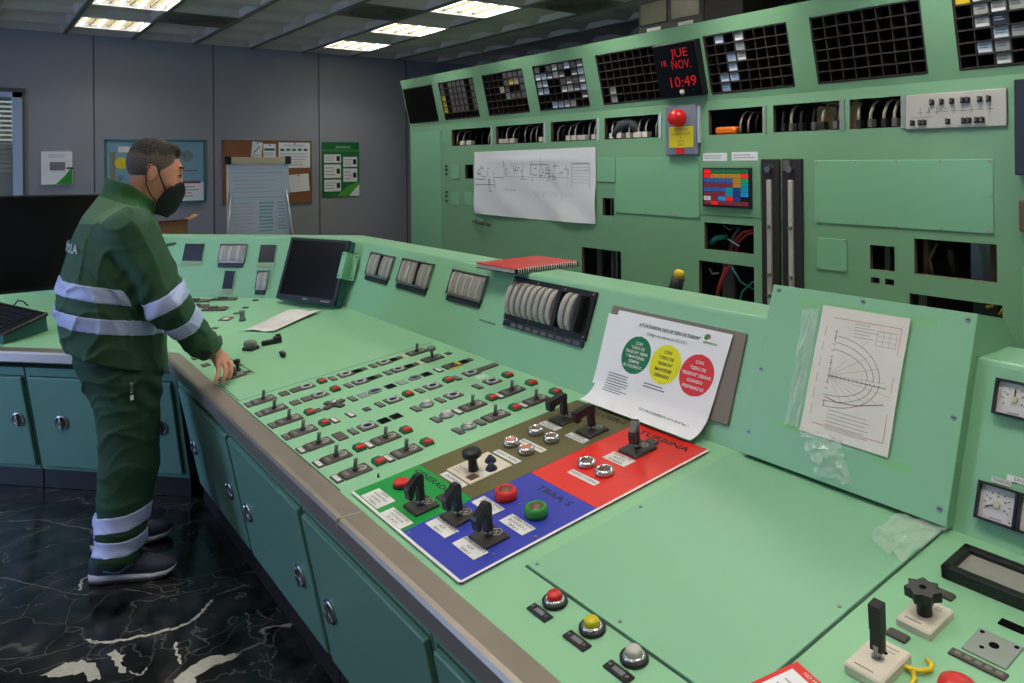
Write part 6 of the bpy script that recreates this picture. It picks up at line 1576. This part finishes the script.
# ---- running shoes
def shoe(heel, toe, nm):
    hx, hy = heel; d = Vector((toe[0] - hx, toe[1] - hy, 0)); L_ = d.length; d.normalize(); n = Vector((-d.y, d.x, 0))
    M = Matrix(((d.x, n.x, 0, hx), (d.y, n.y, 0, hy), (0, 0, 1, 0), (0, 0, 0, 1)))
    st = [(-.014, .010, .004), (-.006, .024, .001), (.03, .037, .0), (.10, .036, .0), (.17, .041, .0), (.23, .047, .004), (.28, .040, .016), (.305, .022, .03), (.312, .004, .036)]
    def shell(zl, zh, grow, m, name, parent):
        vs = []; fs = []; N = 18
        for (x, w, lift), a, c in zip(st, zl, zh):
            for k in range(N):
                t = 2 * PI * k / N; cx, cy_ = math.cos(t), math.sin(t)
                vs.append((x, (w + grow) * math.copysign(abs(cx) ** .7, cx), (a + c) / 2 + (c - a) / 2 * math.copysign(abs(cy_) ** .8, cy_)))
        for i in range(len(st) - 1):
            for k in range(N): j = (k + 1) % N; fs.append((i * N + k, i * N + j, (i + 1) * N + j, (i + 1) * N + k))
        fs += [tuple(range(N)), tuple(range(len(st) * N - 1, (len(st) - 1) * N - 1, -1))]
        b = MB(); b.add([tuple(M @ Vector(v)) for v in vs], fs, m, None, True)
        return mpart(name, b.mesh(name), parent) if parent is None else b.build(name, parent)
    up = shell([.03, .02, .02, .02, .02, .02, .026, .036, .038], [.088, .10, .110, .112, .095, .078, .066, .056, .046], 0, SHOE, 'shoe', None)
    shell([.010, .006, .006, .008, .008, .008, .014, .026, .036], [.040, .042, .040, .036, .034, .034, .036, .042, .044], .004, SOLE, 'midsole', up)
    shell([.004, 0.001, 0.001, .001, .001, .002, .010, .022, .034], [.016, .014, .014, .014, .014, .014, .020, .030, .038], .003, SOLED, 'outsole', up)
    for s_ in (-1, 1):
        b = MB(); b.tube([tuple(M @ Vector((x, s_ * (.0425 + .003 * math.sin(PI * (x - .06) / .12)), z))) for x, z in ((.05, .058), (.085, .048), (.115, .050), (.135, .066), (.16, .074))], .0035, SWOOSH, n=6); b.build('side_stripe', up)
    b = MB()
    for k in range(4): b.tube([tuple(M @ Vector((.165 + .016 * k, -.022, .096 - .008 * k))), tuple(M @ Vector((.168 + .016 * k, 0, .103 - .008 * k))), tuple(M @ Vector((.165 + .016 * k, .022, .096 - .008 * k)))], .003, BEZEL, n=5)
    b.build('laces', up)
shoe((.405, 3.432), (.690, 3.300), 'right'); shoe((.44, 3.69), (.755, 3.655), 'left')
# ================================================================== LIGHT AND CAMERA
world = bpy.data.worlds.new('World'); bpy.context.scene.world = world; world.use_nodes = True
bg = world.node_tree.nodes['Background']; sky = world.node_tree.nodes.new('ShaderNodeTexSky'); sky.sky_type = 'NISHITA' if 'NISHITA' in [i.identifier for i in sky.bl_rna.properties['sky_type'].enum_items] else sky.sky_type
sky.sun_elevation = rad(30); sky.sun_rotation = rad(160); sky.sun_disc = False
world.node_tree.links.new(sky.outputs[0], bg.inputs['Color']); bg.inputs['Strength'].default_value = 0.05
ld = bpy.data.lights.new('window_daylight', 'AREA'); ld.shape = 'RECTANGLE'; ld.size = 5.2; ld.size_y = 1.45; ld.energy = 105; ld.color = (0.36, 0.55, 1.0)
o = bpy.data.objects.new('window_daylight', ld); C.objects.link(o); o.location = (-3.18, 4.7, 1.7); o.rotation_euler = (0, -PI / 2, 0)
cam = bpy.data.cameras.new('camera'); co = bpy.data.objects.new('camera', cam); C.objects.link(co)
cam.sensor_fit = 'HORIZONTAL'; cam.sensor_width = 36; cam.lens = 36 * 762 / 1024; cam.shift_x = 0; cam.shift_y = -(341.5 - 162) / 1024
cam.clip_start = .05
YAW, ROLL = rad(35.75), rad(0.5)
fwd = Vector((math.sin(YAW), math.cos(YAW), 0)); rt = Vector((math.cos(YAW), -math.sin(YAW), 0)); upv = Vector((0, 0, 1))
# image right and up after the small roll
R_ = rt * math.cos(ROLL) - upv * math.sin(ROLL); U_ = rt * math.sin(ROLL) + upv * math.cos(ROLL)
M = Matrix.Identity(4)
for i in range(3): M[i][0] = R_[i]; M[i][1] = U_[i]; M[i][2] = -fwd[i]
M[0][3], M[1][3], M[2][3] = 0, 0, 1.65
co.matrix_world = M
sc = bpy.context.scene; sc.camera = co
sc.view_settings.view_transform = 'Standard'; sc.view_settings.look = 'None'; sc.view_settings.exposure = 0.22; sc.view_settings.gamma = 1.0; sc.view_settings.use_curve_mapping = False
sc.cycles.use_denoising = True
sc.cycles.max_bounces = 6; sc.cycles.diffuse_bounces = 3; sc.cycles.glossy_bounces = 3; sc.cycles.transparent_max_bounces = 8
bpy.context.view_layer.update()
